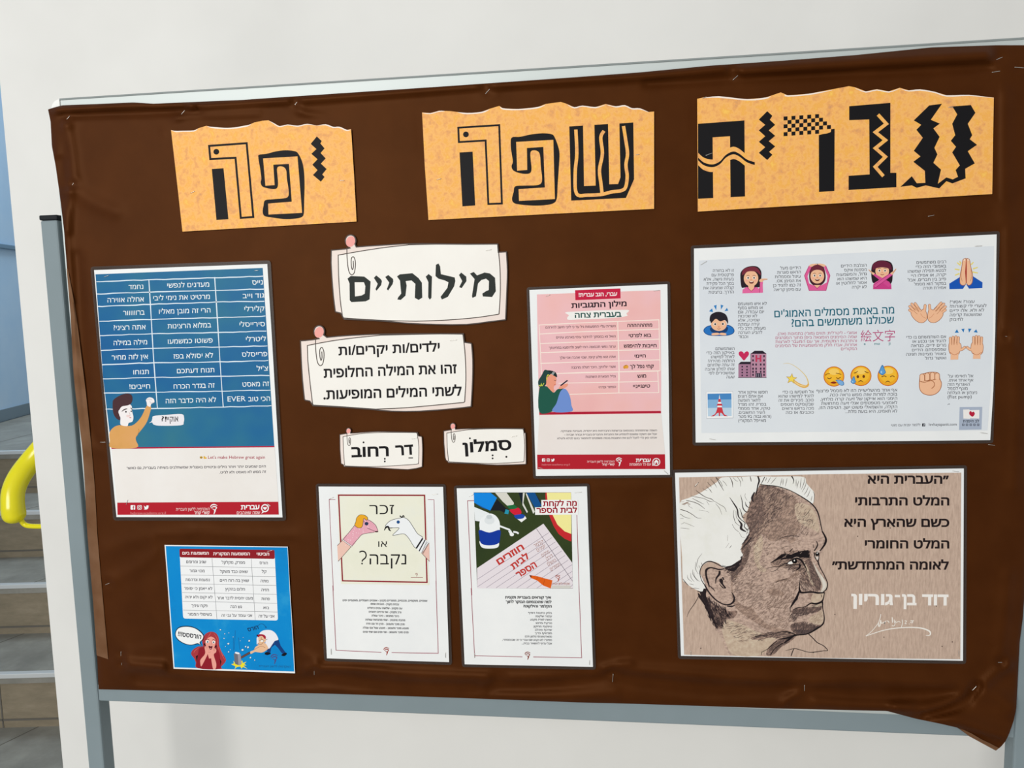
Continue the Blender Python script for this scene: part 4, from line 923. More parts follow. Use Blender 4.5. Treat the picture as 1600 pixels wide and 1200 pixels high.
for s, xr, xl, y in (('אופניים, משקפיים, מכנסיים, מספריים מקטין - אופניים חשמליים, משקפיים יפים', 1250, 370, 268), ('צבחת מקטין - הצבחת שמפו', 955, 660, 305), ('עט מקטין - שלושה עטים כחולים', 990, 628, 348), ('גרב מקטין - שני גרביים רטובים', 980, 642, 388), ('כיכר מתנסב - כיכר עגולה', 956, 670, 428), ('מחבת מתנסב - שתי מחבתות עגולות', 1020, 606, 470), ('סכין מזכר ותעטוב - סכין חד וגם חדה', 1016, 614, 512), ('מטבע מזכר ותעטוב - מטבע עגול וגם עגולה', 1056, 580, 554), ('פנים מזכר ותעטוב - שני פנים וגם שתי פנים', 1056, 582, 596)): a.text(s, xr, y, xl, y - 6, 17, '#3a3a40', 3, .02)
a.build('lettering', e)
pin((514, 780), (521, 777), 'staple at the top left of the puppet poster'); pin((675, 773), (684, 772), 'staple at the top right of the puppet poster'); pin((517, 1014), (517.5, 1023), 'upright staple at the bottom left of the puppet poster'); pin((696, 1020), (696, 1028), 'upright staple at the bottom right of the puppet poster')

e = white_sheet([(713.6, 763), (917, 760), (926.5, 1042), (726, 1038)], 'white poster showing glue bottle, markers and a ruled notebook page')
f1, f2 = (700, 750, 6.667), (700, 910, 6.667)
a = Art(ART_Y).fr(*f1); a.line('272,215 203,217 248,1200', 6, RD, 2); a.line('1342,365 1366,1150', 6, RD, 2)
a.fr(*f2); a.line('240,60 278,785', 6, RD, 3); a.line('280,764 775,775', 6, RD, 3); a.line('1364,40 1392,785 888,777', 6, RD, 3); academy(a, 830, 765, 76, '#8a3a2a', 3); a.build('border', e)
a = Art(ART_Y).fr(*f1)
a.poly('268,130 1282,130 1300,1132 304,1128', mottled('dark_green_print', ['#2c3a1e', '#33401f', '#3b4426'], 8, .42), 2)
a.build('picture_panel', e)
a = Art(ART_Y).fr(*f1)
a.poly('268,134 445,134 510,186 440,318 272,236', '#0f86e0', 3); a.poly('275,240 440,318 360,290', '#0b62b4', 4); a.poly('510,200 600,290 632,310 585,340 540,318 440,318', '#1a1c22', 3); a.poly('600,304 636,316 628,356 588,350', '#2592ac', 4); a.build('blue_marker_picture', e)
a = Art(ART_Y).fr(*f1)
a.poly('490,132 610,132 688,240 680,262 620,270 570,225', '#d8d6cc', 3); a.poly('612,268 690,256 728,290 700,305 640,300', '#1f6a3c', 4); a.poly(S('640,312 700,300 735,290 765,330 750,360 690,362'), '#d21f38', 5); a.poly(S('690,370 760,355 800,370 780,400 720,405'), '#1d48a8', 5); a.poly('715,400 800,372 818,400 765,440', '#efefec', 4)
a.poly('735,132 782,132 790,250 830,330 815,360 770,250', '#16202c', 3); a.poly('780,134 800,134 785,240 832,330 822,345 775,260', '#d8d8cf', 4); a.poly('815,132 905,132 975,270 905,290', '#12508c', 3); a.poly('905,132 960,210 975,270 940,200', '#22282e', 4); a.poly('808,140 820,140 905,330 888,352', '#dcdcd4', 4); a.build('pens_picture', e)
a = Art(ART_Y).fr(*f1); a.poly('1016,131 1014,180 1035,300 1060,385 1100,480 1150,560 1215,612 1284,642 1282,131', '#c62b30', 3); a.poly('1028,132 1282,132 1284,562 1215,535 1140,465 1095,375 1040,240', '#f2ea9c', 4); a.build('plate_picture', e)
a = Art(ART_Y).fr(*f1); a.poly('272,280 430,345 400,440 282,425', '#e9edee', 3); a.poly(S('328,450 345,400 400,360 450,350 500,375 535,430 540,500 520,550 350,550 330,500'), '#eef1f2', 4); a.ell(432, 420, 52, 42, '#dfe4e6', 5); a.ell(430, 385, 32, 22, '#c9d0d3', 6)
a.poly(S('326,520 430,548 540,520 542,600 525,660 430,682 345,660 328,590'), '#12389c', 5); a.poly(S('330,635 400,672 480,672 528,645 520,700 430,715 350,700'), '#eef1f2', 4); a.line('535,478 645,520', 18, '#eef1f2', 4); a.line('640,525 665,570', 30, '#e6eaea', 5); a.line(SO('680,540 715,545 735,560'), 18, '#eef1f2', 5); a.ell(665, 568, 22, 18, '#f1f3f3', 6); a.build('glue_bottle_picture', e)
a = Art(ART_Y).fr(*f1); PG = '#e6dde2'
a.poly('994,455 1294,862 1300,1130 304,1128 303,918', PG, 4)
for q in ('1052,548 305,1035', '1085,598 308,1112', '1118,645 400,1122', '1150,690 500,1124', '1185,738 610,1126', '1220,785 715,1126', '1255,832 820,1126', '1292,882 925,1126', '1296,950 1080,1095', '1298,1010 1180,1090', '1299,1090 1265,1128'): a.line(q, 3.5, '#8a7f90', 5)
a.line('922,508 1298,1055', 4, '#4a3a50', 6)
OR_ = '#c23a34'
a.text('חוזרים', 798, 716, 530, 886, 58, OR_, 6, .034); a.text('לבית', 852, 806, 682, 935, 58, OR_, 6, .034); a.text('הספר', 930, 900, 732, 1022, 58, OR_, 6, .034)
for s, x0, y0, x1, y1 in (('קלמר', 1000, 655, 905, 705), ('יומנים', 1020, 700, 935, 750), ('מחקים', 1062, 760, 985, 805), ('דבק', 1098, 800, 1035, 840), ('טושים', 1130, 848, 1045, 895), ('מספריים', 1172, 890, 1075, 950)): a.text(s, x0, y0, x1, y1, 34, '#a06a5a', 6, -.006)
a.poly('845,990 930,1002 1020,1028 1088,1045 1070,1130 990,1098 930,1048 862,1020', '#e0611a', 7); a.poly('845,990 872,996 865,1018', '#5a2a14', 8); a.line('930,1002 925,1045', 4, '#b84a10', 8); a.line('1010,1026 992,1096', 4, '#b84a10', 8)
academy(a, 1145, 1025, 66, '#a8442a', 7); a.text('האקדמיה ללשון העברית', 1270, 1090, 1085, 1090, 18, '#a05a40', 7, .01); a.poly('1080,1098 1275,1098 1278,1128 1076,1128', '#d2cfc8', 6)
a.build('notebook_page_picture', e)
a = Art(ART_Y).fr(*f1); a.poly('972,208 1352,204 1358,360 908,364 906,285 974,283', '#f2f2f0', 8); a.text('מה לקחת', 1342, 268, 990, 272, 48, '#9c1828', 9, .03); a.text('לבית הספר', 1345, 338, 922, 342, 48, '#9c1828', 9, .03); a.build('heading', e, 'white title plate with red lettering')
a = Art(ART_Y).fr(*f2)
for s, xr, xl, y in (('איך קוראים בעברית תקנית', 1074, 595, 170), ('למה שהכנסתם הבוקר לתוך', 1078, 602, 216), ('הקלמר והילקוט?', 1080, 785, 262)): a.text(s, xr, y, xl, y - 2, 23, '#26262a', 3, .036)
a.para([('בלוק כתיבה? דפדף', 835), ('קלמר? שלקפת', 910), ('טושה לוודי? מקבע', 855), ('מרקר? מדגש', 915), ('טיפקס? מחיקון', 890), ("שדכן? מכלב", 905), ('סנדוויץ? כריך', 905), ('סמארטפונים? טלפון חכם', 802), ('ספינר? לא נקבע שם עברי כי זה שם מסחרי,', 566), ('אבל עדיף להשאיר בבית...', 768)], 1082, 328, 35.3, 17, -.008, c='#4c4c52', L=3, bold=.014)
a.build('lettering', e)
pin((733, 776), (740, 772), 'staple at the top left of the school supplies poster'); pin((898, 770), (909, 769), 'staple at the top right of the school supplies poster'); pin((741.5, 1021), (741.5, 1028), 'upright staple at the bottom left of the school supplies poster'); pin((921, 1032), (921, 1039), 'upright staple at the bottom right of the school supplies poster')
# ---- wide emoji poster
A_, B_, C_, D_ = [(x, y, 6.154) for x, y in ((1070, 360), (1310, 360), (1070, 520), (1310, 520))]
e = laminated('poster', [(1084.3, 388.4), (1557.3, 366.2), (1547.2, 687.7), (1087, 691.4)], 'wide white poster covered with emoji pictures and small captions', 'poster', WHITE_PAPER, 5, 'laminated posters',
              outline=[(1084.3, 388.4), (1320, 377.6), (1557.3, 366.2), (1555, 520), (1552, 610), (1547.2, 687.7), (1320, 690), (1087, 691.4), (1085, 540)])
a = Art(ART_Y).fr(0, 0, 1)
a.poly([(1092, 407), (1320, 396), (1553, 384.5), (1551, 530), (1548, 610), (1543, 672.5), (1310, 674.5), (1096, 676.5)], mottled('pale_grey_print', ['#d6dbe2', '#dde2e7', '#e0e5e9'], 5, .4), 1)
a.build('grey_panel', e)
SKE, SKO, TEAL, MAG, GT = '#efbb96', '#a5653f', '#1a6478', '#b84a78', '#45464c'
a = Art(ART_Y).fr(*B_)
a.text('מה באמת מסמלים האמוג\'ים', 538, 798, 538 - 1153, 836, 62, TEAL, 2, .012, res=4); a.text('שכולנו משתמשים בהם?', 536, 892, 536 - 985, 926, 62, TEAL, 2, .012, res=4)
a.text('絵文字', 545, 1056, 215, 1062, 104, MAG, 2, -.004, .846, 3); a.text('ji', 502, 1098, 482, 1099, 26, '#3a8288', 2, .01, .69); a.text('mo', 400, 1100, 346, 1101, 26, '#3a8288', 2, .01, .69); a.text('e', 262, 1102, 244, 1102, 26, '#3a8288', 2, .01, .69)
a.build('heading', e)
a = Art(ART_Y).fr(*D_)
a.para([("אמוג'י - ליטרלית: תווים (מוג'י) בתמונות (אֶה).".replace('ֶ', ''), -590), ('שמה הסימנים הומצאה ביפן מתוך המנהגים', -605), ('והתרבות המקומית, אך עם המעבר לארצות', -605), ('אחרות, אבדו חלק מהמשמעויות של הסימנים', -605), ('המקוריים', 25)], 178, 12, 38.5, 24, .014, c='#b8627c', L=2, bold=.006)
a.build('purple_lettering', e)
a = Art(ART_Y)
kw = dict(c=GT, L=2, bold=.004)
a.fr(*B_); a.para([('רבים משתמשים', 752), ("באמוג'י הזה כדי", 745), ('לבטא תפילה שמשהו', 668), ('יקרה, או אפילו היי', 700), ('פייב בין חברים, אבל', 668), ('במקור הוא מסמל', 728), ('אמירת תודה', 814)], 1036, 314, 41.5, 25, .03, **kw)
a.para([('הצלבת הידיים', 26), ('מסמנת איקס', 56), ('גדול, והמשמעות', -20), ('היא שמשהו הוא', -10), ('אסור לחלוטין או', -20), ('לא יקרה', 132)], 272, 348, 41.5, 25, .03, **kw)
a.para([('עצור? אסור?', 1072, 1310), ('לצערי ידי קשורות?', 1072, 1425), ('לא ולא. אלו ידיים', 1072, 1402), ('שמושטות קדימה', 1072, 1378), ('לחיבוק', 1072, 1200)], 1310, 697, 42, 25, .02, **kw)
a.fr(*D_); a.para([('אם השתמשתם בו כדי', 655), ('להגיד אני נכנע או', 715), ('מרים ידיים, כנראה', 700), ('שפספסתם. הידיים', 708), ('באוויר מציינות חגיגה', 652), ('ואושר גדול', 832)], 1036, 50, 41, 25, .018, **kw)
a.para([('אל תאיימו על', 1055, 1296), ('אף אחד איתו.', 1055, 1296), ('האגרוף הזה', 1050, 1262), ('מונף לסמל', 1050, 1242), ('ניצחון או הצלחה', 1048, 1332)], 1296, 428, 40, 25, .01, **kw); a.text('(Fist pump)', 1282, 628, 1050, 632, 32, GT, 2, .004, .69)
a.para([('אף אחד מהשלישייה הזו לא מסמל פרצוף', -210), ('בוכה למרות שזה ממש נראה ככה.', -92), ('הימני הוא אייקון של זיעה קרה מלחץ,', -172), ('לאמצעי מטפטפים אגלי זיעה מתחושת', -165), ('הקלה, והשמאלי פשוט ישן. הטיפה הזו,', -190), ('לא תאמינו, היא בועת נזלת...', 66)], 566, 563, 40.5, 25, .012, **kw)
a.text('ללמוד יפנית עם מוטי', 788, 896, 507, 900, 20, GT, 2, .006); a.text('levhayapanit.com', 1138, 892, 870, 894, 27, GT, 2, .004, .69); socials(a, 820, 886, 30, '#26282e', '#d8dde4', order='f', L=2); a.line('1050,692 1066,682 1070,690', 4, GT, 2)
a.fr(*A_); a.para([('זו לא בחורה', 270), ('פרקטסית עם', 258), ('בעיות גישה, אלא', 182), ('בסך הכל פקידת', 210), ('קבלה שמציגה את', 178), ('הדרך. ברצינות', 228)], 472, 398, 41.5, 25, .012, **kw)
a.para([('הידיים מעל', 918), ('הראש סוגרות', 888), ('עיגול ומסמלות', 866), ('את הסימן OK.', 878), ('זה כמו להגיד כן', 848), ('עם סימן קריאה', 858)], 1116, 372, 41.5, 25, .02, **kw)
a.para([('לא איש משועמם', 512, 788), ('או מותש בסוף', 512, 750), ('יום עבודה, וגם', 512, 762), ('לא שכיבות', 512, 696), ('שמיכה, אלא', 512, 720), ('קידה עמוקה', 512, 718), ('מעומק הלב כדי', 514, 776), ('להביע הערכה', 514, 745), ('וכבוד', 516, 608)], 700, 717, 39.6, 25, .012, **kw)
a.fr(*C_); a.para([('השתמשתם', 295), ('באייקון הזה כדי', 210), ('לאחל למישהו', 252), ('החלמה מהירה?', 224), ('זה עתה שלחתם', 220), ('אותו למלון אהבה', 195), ('שמשכירים לפי', 232), ('שעה', 402)], 478, 165, 39, 25, .012, **kw)
a.para([('חפשו אייקון אחר', 512, 796), ('אם אתם רוצים', 512, 750), ('לתאר חופשה', 512, 728), ('בפריז. זהו מגדל', 512, 784), ('טוקיו, אחד מסמלי', 512, 820), ('העיר החשובים.', 512, 770), ('(והוא גבוה ב9 מטר', 514, 832), ('מאייפל המקורי)', 514, 780)], 700, 584, 39, 25, .006, **kw)
a.para([('אל תשמשו בו כדי', 942), ('להגיד למישהו שהוא', 900), ('כוכב. מכירים את זה', 902), ('שבקומיקס חוטפים', 924), ('מכה בראש ורואים', 936), ('כוכבים? אז כזה', 972)], 1240, 580, 39.6, 25, .012, **kw)
a.build('captions', e)
a = Art(ART_Y).fr(*D_); a.poly('1166,714 1384,712 1376,930 1160,934', '#a9b4c6', 2); a.poly('1200,738 1258,736 1262,744 1356,742 1354,824 1270,822 1262,828 1202,824', '#eeebe8', 3); a.poly(S('1258,765 1272,752 1285,764 1300,758 1312,778 1300,800 1285,806 1262,788'), '#b8233e', 4)
a.text('לב היפנית', 1352, 860, 1198, 862, 22, '#2f3340', 3, .02); 
for i in range(5): a.line([(1200 + 36 * i - 8, 876), (1200 + 36 * i + 8, 876), (1200 + 36 * i + 8, 892), (1200 + 36 * i - 8, 892)], 5, '#4a4e5c', 3, True)
a.build('emblem_badge', e, 'grey badge with red heart')

def em(name, fn, L0=2):
    a = Art(ART_Y); fn(a); a.build(name, e)
HAIR, HAIR2 = '#5e2a36', '#42202a'
def girl_face(a, cx, cy, r, L):
    a.ell(cx, cy, r, r * 1.08, SKE, L); a.ell(cx - r * .42, cy - r * .08, r * .2, r * .2, '#f3eee8', L + 1); a.ell(cx + r * .42, cy - r * .08, r * .2, r * .2, '#f3eee8', L + 1)
    a.ell(cx - r * .4, cy - r * .08, r * .11, r * .14, '#4e3a26', L + 2); a.ell(cx + r * .42, cy - r * .08, r * .11, r * .14, '#4e3a26', L + 2)
    a.line(sm([(cx - r * .62, cy - r * .36), (cx - r * .42, cy - r * .44), (cx - r * .22, cy - r * .38)], 3), r * .06, '#6a3a30', L + 2); a.line(sm([(cx + r * .22, cy - r * .38), (cx + r * .42, cy - r * .44), (cx + r * .62, cy - r * .36)], 3), r * .06, '#6a3a30', L + 2)
    a.ell(cx, cy + r * .2, r * .1, r * .07, '#d98e72', L + 1); a.ell(cx - r * .6, cy + r * .3, r * .16, r * .1, '#f0a896', L + 1); a.ell(cx + r * .6, cy + r * .3, r * .16, r * .1, '#f0a896', L + 1)
def smile(a, cx, cy, r, L): a.poly(sm([(cx - r * .33, cy + r * .42), (cx, cy + r * .48), (cx + r * .33, cy + r * .42), (cx + r * .2, cy + r * .68), (cx - r * .18, cy + r * .68)], 4, True), '#6a2a26', L); a.line([(cx - r * .2, cy + r * .47), (cx + r * .2, cy + r * .47)], r * .07, '#f4efe8', L + 1)
def w1(a):   # girl with open palm
    a.fr(*A_); a.poly(S('545,545 534,450 540,400 580,360 640,343 700,350 735,395 735,470 728,535 690,550 580,550'), '#2c2228', 2)
    a.poly('553,606 556,570 590,545 640,550 690,545 712,560 752,490 745,600', '#e36aa0', 3); a.poly('608,530 670,530 662,560 640,582 616,560', SKE, 4); a.line('600,548 640,585 680,545', 5, '#b03a70', 5); a.line('718,600 722,540', 4, '#b03a70', 5)
    girl_face(a, 637, 462, 70, 4); smile(a, 640, 462, 70, 7)
    a.poly(S('552,430 560,380 620,352 690,358 725,400 728,430 690,400 640,392 600,398 570,420'), '#7a2f3f', 8)
    a.poly('722,500 748,494 752,598 724,598', '#e36aa0', 6); a.poly(S('716,480 735,465 790,464 794,473 760,480 745,495 722,495'), SKE, 7); a.line('740,478 792,470', 3, SKO, 8)
em('girl_with_raised_palm', w1)
def w2(a):   # arms in a circle over the head
    a.fr(*A_); a.poly(S('1240,325 1275,320 1320,330 1345,380 1355,450 1340,500 1300,530 1240,528 1205,495 1195,440 1205,370'), HAIR2, 2)
    a.poly('1150,435 1195,340 1220,348 1180,440 1195,510 1240,530 1310,530 1365,500 1372,440 1335,345 1355,338 1397,435 1372,530 1358,578 1195,578 1180,530', '#df5f98', 3); a.line('1150,435 1195,340', 5, '#b03a70', 4); a.line('1397,435 1355,338', 5, '#b03a70', 4); a.line('1150,435 1195,578 1358,578 1397,435', 5, '#b03a70', 4)
    a.poly(S('1195,342 1215,325 1262,320 1275,330 1240,340 1222,350'), SKE, 4); a.poly(S('1355,340 1335,325 1290,318 1280,328 1310,340 1335,350'), SKE, 4)
    a.poly('1240,525 1305,525 1272,556', SKE, 5); a.line('1238,525 1272,558 1308,525', 5, '#b03a70', 6)
    girl_face(a, 1274, 440, 66, 5); smile(a, 1274, 440, 66, 8)
    a.poly(S('1205,410 1225,350 1275,330 1325,350 1345,410 1310,385 1270,378 1235,388'), '#6e2c3a', 9)
em('girl_with_arms_over_head', w2)
def w3(a):   # arms crossed
    a.fr(*B_); a.poly(S('322,480 315,390 330,325 380,292 440,288 500,305 524,350 522,430 515,495 480,520 350,510'), '#2c2026', 2)
    girl_face(a, 421, 392, 66, 3); a.line(sm([(405, 420), (421, 428), (440, 420)], 3), 5, '#8a3a30', 6)
    a.poly(S('328,380 335,320 385,296 450,296 500,325 512,380 470,362 420,355 370,362'), '#64233a', 7)
    a.poly('333,566 335,520 370,490 420,500 480,490 508,520 510,566', '#c93f86', 7)
    a.poly('330,425 350,418 490,495 508,530 480,545', '#d24a90', 8); a.poly('500,410 522,425 355,550 335,525 345,505', '#dd5a9c', 9); a.line('335,530 500,412', 4, '#962a62', 10); a.line('355,552 522,428', 4, '#962a62', 10)
    a.poly(S('335,428 320,415 290,380 296,376 325,400 350,412'), SKE, 9); a.poly(S('500,412 530,390 552,368 556,374 535,405 518,425'), SKE, 10); a.line('292,380 325,410', 3, SKO, 11); a.line('554,372 522,410', 3, SKO, 11)
em('girl_with_crossed_arms', w3)
def w4(a):   # praying hands
    a.fr(*B_)
    for x0, y0, x1, y1 in ((1140, 310, 1175, 335), (1118, 372, 1165, 380), (1120, 432, 1165, 415), (1300, 305, 1275, 330), (1340, 355, 1295, 370), (1342, 410, 1290, 400), (1165, 296, 1180, 320)): a.line([(x0, y0), (x1, y1)], [10, 16], '#e6d57c', 2)
    a.poly('1066,512 1165,450 1200,500 1225,520 1198,562 1068,566', '#1c56b4', 3); a.poly('1386,500 1296,442 1255,500 1230,520 1255,560 1384,554', '#1c56b4', 3)
    for q in (S('1195,290 1212,272 1228,280 1226,400 1228,500 1205,528 1170,508 1172,420 1185,360'), S('1232,280 1248,272 1262,288 1275,360 1290,420 1286,500 1255,528 1232,500 1232,400')): a.poly(q, SKE, 4); a.line(q, 5, SKO, 5, True)
    a.line(SO('1229,285 1226,400 1229,500'), [4, 14, 6], '#a52f2a', 6); a.line(SO('1185,375 1180,440 1190,490'), 3, SKO, 6); a.line(SO('1275,375 1280,440 1268,490'), 3, SKO, 6); a.ell(1212, 284, 8, 9, '#f6d9c6', 6); a.ell(1248, 284, 8, 9, '#f6d9c6', 6)
em('praying_hands', w4)
def hand(a, palm, fingers, L, w=26):
    a.line(S(palm), 9, SKO, L, True)
    for i, f_ in enumerate(fingers):
        p = SO(f_); q = p[-1]; l = L + 2 * i
        a.line(p, w + 7, SKO, l); a.ell(*q, (w + 7) / 2, c=SKO, L=l, n=14); a.line(p, w, SKE, l + 1); a.ell(*q, w / 2, c=SKE, L=l + 1, n=14)
    a.poly(S(palm), SKE, L + 2 * len(fingers))
def w5(a):   # open hands
    a.fr(*B_)
    hand(a, '700,800 730,770 790,780 812,760 835,770 850,820 845,860 810,886 770,880 730,850', ('745,812 684,766', '752,798 686,731', '768,785 706,708', '790,778 738,704', '828,790 834,722'), 2, 19)
    hand(a, '860,820 870,770 895,760 920,778 970,770 1005,800 985,845 940,880 895,884 865,860', ('962,812 1028,766', '955,798 1030,734', '938,785 1014,708', '915,778 988,698', '880,790 876,720'), 2, 19)
    for q in ('720,770 760,806', '735,745 775,785', '760,735 790,765', '985,765 945,805', '975,740 935,780', '950,730 915,765'): a.line(q, 3, SKO, 13)
    a.line(SO('790,800 812,830 840,845'), 4, '#d0906c', 13); a.line(SO('920,800 895,830 870,845'), 4, '#d0906c', 13)
em('open_hands', w5)
def w6(a):   # raised hands
    for q in ('1118,984 1158,984 1140,950', '1182,950 1212,944 1204,982', '1248,944 1280,946 1255,984', '1300,978 1340,984 1325,950'): a.fr(*B_); a.poly(q, '#2a78b8', 2)
    a.fr(*D_)
    hand(a, '1068,100 1095,108 1165,100 1180,140 1165,180 1150,205 1085,205 1065,165', ('1078,120 1076,52', '1100,120 1102,42', '1124,120 1130,38', '1150,120 1154,46', '1160,165 1190,158 1214,140'), 2, 19)
    hand(a, '1285,100 1310,108 1380,100 1390,160 1370,205 1305,205 1280,175 1275,140', ('1374,120 1378,48', '1352,120 1352,38', '1326,120 1326,34', '1300,120 1300,44', '1290,165 1262,158 1238,140'), 2, 19)
    a.poly('1082,195 1155,195 1152,256 1078,258', SKE, 13); a.poly('1298,195 1366,195 1366,250 1294,250', SKE, 13); a.line(SO('1072,185 1115,212 1160,190'), 5, '#c4805c', 14); a.line(SO('1282,188 1330,212 1380,185'), 5, '#c4805c', 14)
    for x in (1089, 1113, 1140, 1313, 1339, 1364): a.line([(x, 62), (x, 118)], 4, SKO, 14)
em('raised_hands', w6)
def w7(a):   # fist
    a.fr(*D_); q = S('780,450 790,405 830,390 900,378 965,390 975,440 992,490 975,550 930,590 870,600 810,580 780,530'); a.poly(q, SKE, 2); a.line(q, 6, SKO, 3, True)
    for x0, x1, y in ((782, 828, 396), (832, 878, 386), (882, 926, 380), (928, 972, 386)):
        f_ = [(x0, y + 70), (x0, y + 14), (x0 + 14, y), (x1 - 14, y), (x1, y + 14), (x1, y + 66), ((x0 + x1) / 2, y + 74)]; a.poly(f_, '#f3c4a2', 4); a.line(f_, 5, SKO, 5, True)
    a.poly(S('800,470 850,460 930,448 970,452 985,490 960,520 925,500 880,470 830,475'), '#f0bd98', 6); a.line(SO('850,460 900,462 925,490 915,520 895,535'), 6, SKO, 7); a.line(SO('790,470 830,475 880,462 940,446'), 5, SKO, 7)
em('raised_fist', w7)
def face(a, cx, cy, r): a.ell(cx, cy, r, r * .97, '#c9631c', 2); a.ell(cx, cy, r * .93, r * .9, '#efa92a', 3); a.ell(cx, cy - r * .12, r * .8, r * .74, '#f5bc34', 4); a.ell(cx, cy - r * .45, r * .5, r * .3, '#f8cf66', 5)
def drop(a, cx, cy, r, tip, c='#5e9fd6', L=6):
    q = sm([tip, (cx + r * .75, cy - r * .35), (cx + r * .9, cy + r * .35), (cx, cy + r), (cx - r * .9, cy + r * .35), (cx - r * .75, cy - r * .35)], 4, True); a.poly(q, '#2f6fa8', L); a.poly([(cx + (x - cx) * .82, cy + (y - cy) * .82) for x, y in q], c, L + 1); a.ell(cx - r * .25, cy + r * .15, r * .2, r * .32, '#a9d0ee', L + 2)
BR = '#6a3a18'
def w8(a):
    a.fr(*D_); face(a, 477, 414, 101); a.line(SO('415,424 440,415 462,424'), 7, BR, 6); a.line(SO('498,424 520,414 540,424'), 7, BR, 6); a.poly(S('450,478 475,460 500,478 475,470'), BR, 6); drop(a, 422, 372, 36, (423, 308))
em('sweating_face', w8)
def w9(a):
    a.fr(*D_); face(a, 217, 414, 101); a.ell(187, 422, 12, 15, BR, 6); a.ell(243, 420, 12, 15, BR, 6); a.line(SO('150,388 170,382 185,368'), 7, BR, 6); a.line(SO('252,368 270,380 290,384'), 7, BR, 6); a.poly(S('188,476 215,455 242,476 215,466'), BR, 6); drop(a, 144, 466, 26, (150, 416))
em('tearful_face', w9)
def w10(a):
    a.fr(*C_); face(a, 1434, 420, 100); a.line(SO('1370,432 1390,442 1412,430'), 7, BR, 6); a.line(SO('1455,430 1475,440 1500,426'), 7, BR, 6); a.line(SO('1350,410 1370,395 1395,392'), 6, BR, 6); a.line(SO('1452,388 1480,392 1505,402'), 6, BR, 6)
    a.poly(S('1400,480 1432,468 1462,480 1432,490'), '#8a2a1c', 6); q = S('1450,455 1490,452 1525,470 1530,500 1505,508 1475,490 1462,470'); a.poly(q, '#2f6fa8', 7); a.poly([(1495 + (x - 1495) * .84, 480 + (y - 480) * .82) for x, y in q], '#7fb0de', 8)
em('sleeping_face', w10)
def w11(a):
    a.fr(*C_); a.poly(sm(PL('568,266 540,235 520,212 520,188 540,178 560,186 568,200 580,186 600,178 615,190 614,214 594,240'), 4, True), '#c92f5c', 2)
    a.poly('515,430 515,300 540,278 632,278 632,430', '#a87a94', 2); a.poly('514,302 540,278 634,278 634,302', '#2c2430', 3); a.poly('634,430 634,200 672,172 748,172 784,200 784,430', '#b98aa0', 3); a.poly('632,202 672,172 748,172 786,202', '#2c2430', 4); a.line('634,200 634,430', 5, '#5e3a50', 4); a.line('512,430 786,430', 6, '#3a2a38', 4)
    for y in (325, 355, 382, 410): [a.ell(x, y, 8, 8, '#2e2436', 4, n=12) for x in (552, 598)]
    for y in (225, 265, 305, 345, 375, 405): [a.rect((x - 7, y - 10), (x + 7, y + 10), '#2e2436', 5) for x in ((656, 762) if y > 380 or y < 300 else (656, 686, 730, 762))]
    a.line('688,215 688,280', 16, '#c23a5c', 6); a.line('728,215 728,280', 16, '#c23a5c', 6); a.line('688,248 728,248', 14, '#c23a5c', 6); a.rect((680, 388), (740, 426), '#2e2436', 6); a.line('692,392 692,424', 4, '#a9a4b4', 7); a.line('710,392 710,424', 4, '#a9a4b4', 7); a.line('728,392 728,424', 4, '#a9a4b4', 7)
em('heart_hotel', w11)
def w12(a):
    a.fr(*C_); a.line(SO('945,300 985,292 1040,310 1110,360 1165,420 1185,470 1188,500', 6), [2, 5, 12], '#e0bf6a', 2); a.line(SO('1045,462 1090,495 1140,515 1175,512 1190,490', 6), [26, 30, 14], '#e3b15a', 3); a.line(SO('1052,468 1095,498 1140,512 1170,508', 6), [8, 10, 4], '#f2d69a', 4)
    q = [(1026 + (52 if i % 2 == 0 else 22) * math.sin(i * math.pi / 5 + .1), 443 - (50 if i % 2 == 0 else 21) * math.cos(i * math.pi / 5 + .1)) for i in range(10)]; a.poly(q, '#f3d85a', 5); a.line(q, 4, '#b98a2a', 6, True)
em('shooting_star', w12)
def w13(a):
    a.fr(*C_); a.poly('203,567 462,562 466,820 208,824', '#9aa0a8', 2); a.poly('205,568 460,564 463,817 210,821', '#f0f1f2', 3)
    a.poly('218,586 448,582 449,640 219,643', '#4a88c4', 4); a.poly('219,643 449,640 450,720 220,723', '#86b2d8', 4); a.poly('220,723 450,720 451,800 222,803', '#bcd3e4', 4)
    a.poly('328,636 334,592 340,636', '#f2efee', 5); a.poly('320,665 324,636 344,636 348,665', '#cf3a44', 5); a.poly('316,690 318,665 350,665 354,690', '#f2efee', 5); a.poly('306,700 316,682 354,682 364,700', '#c92f3c', 6); a.poly('312,716 314,700 354,700 358,716', '#f2efee', 6)
    a.poly(sm(PL('250,803 290,780 308,740 312,716'), 4) + sm(PL('358,716 364,740 378,780 414,802'), 4) + PL('380,802 352,770 340,768 338,802 328,802 326,768 312,772 280,803'), '#cf3a44', 6)
em('red_tower', w13)
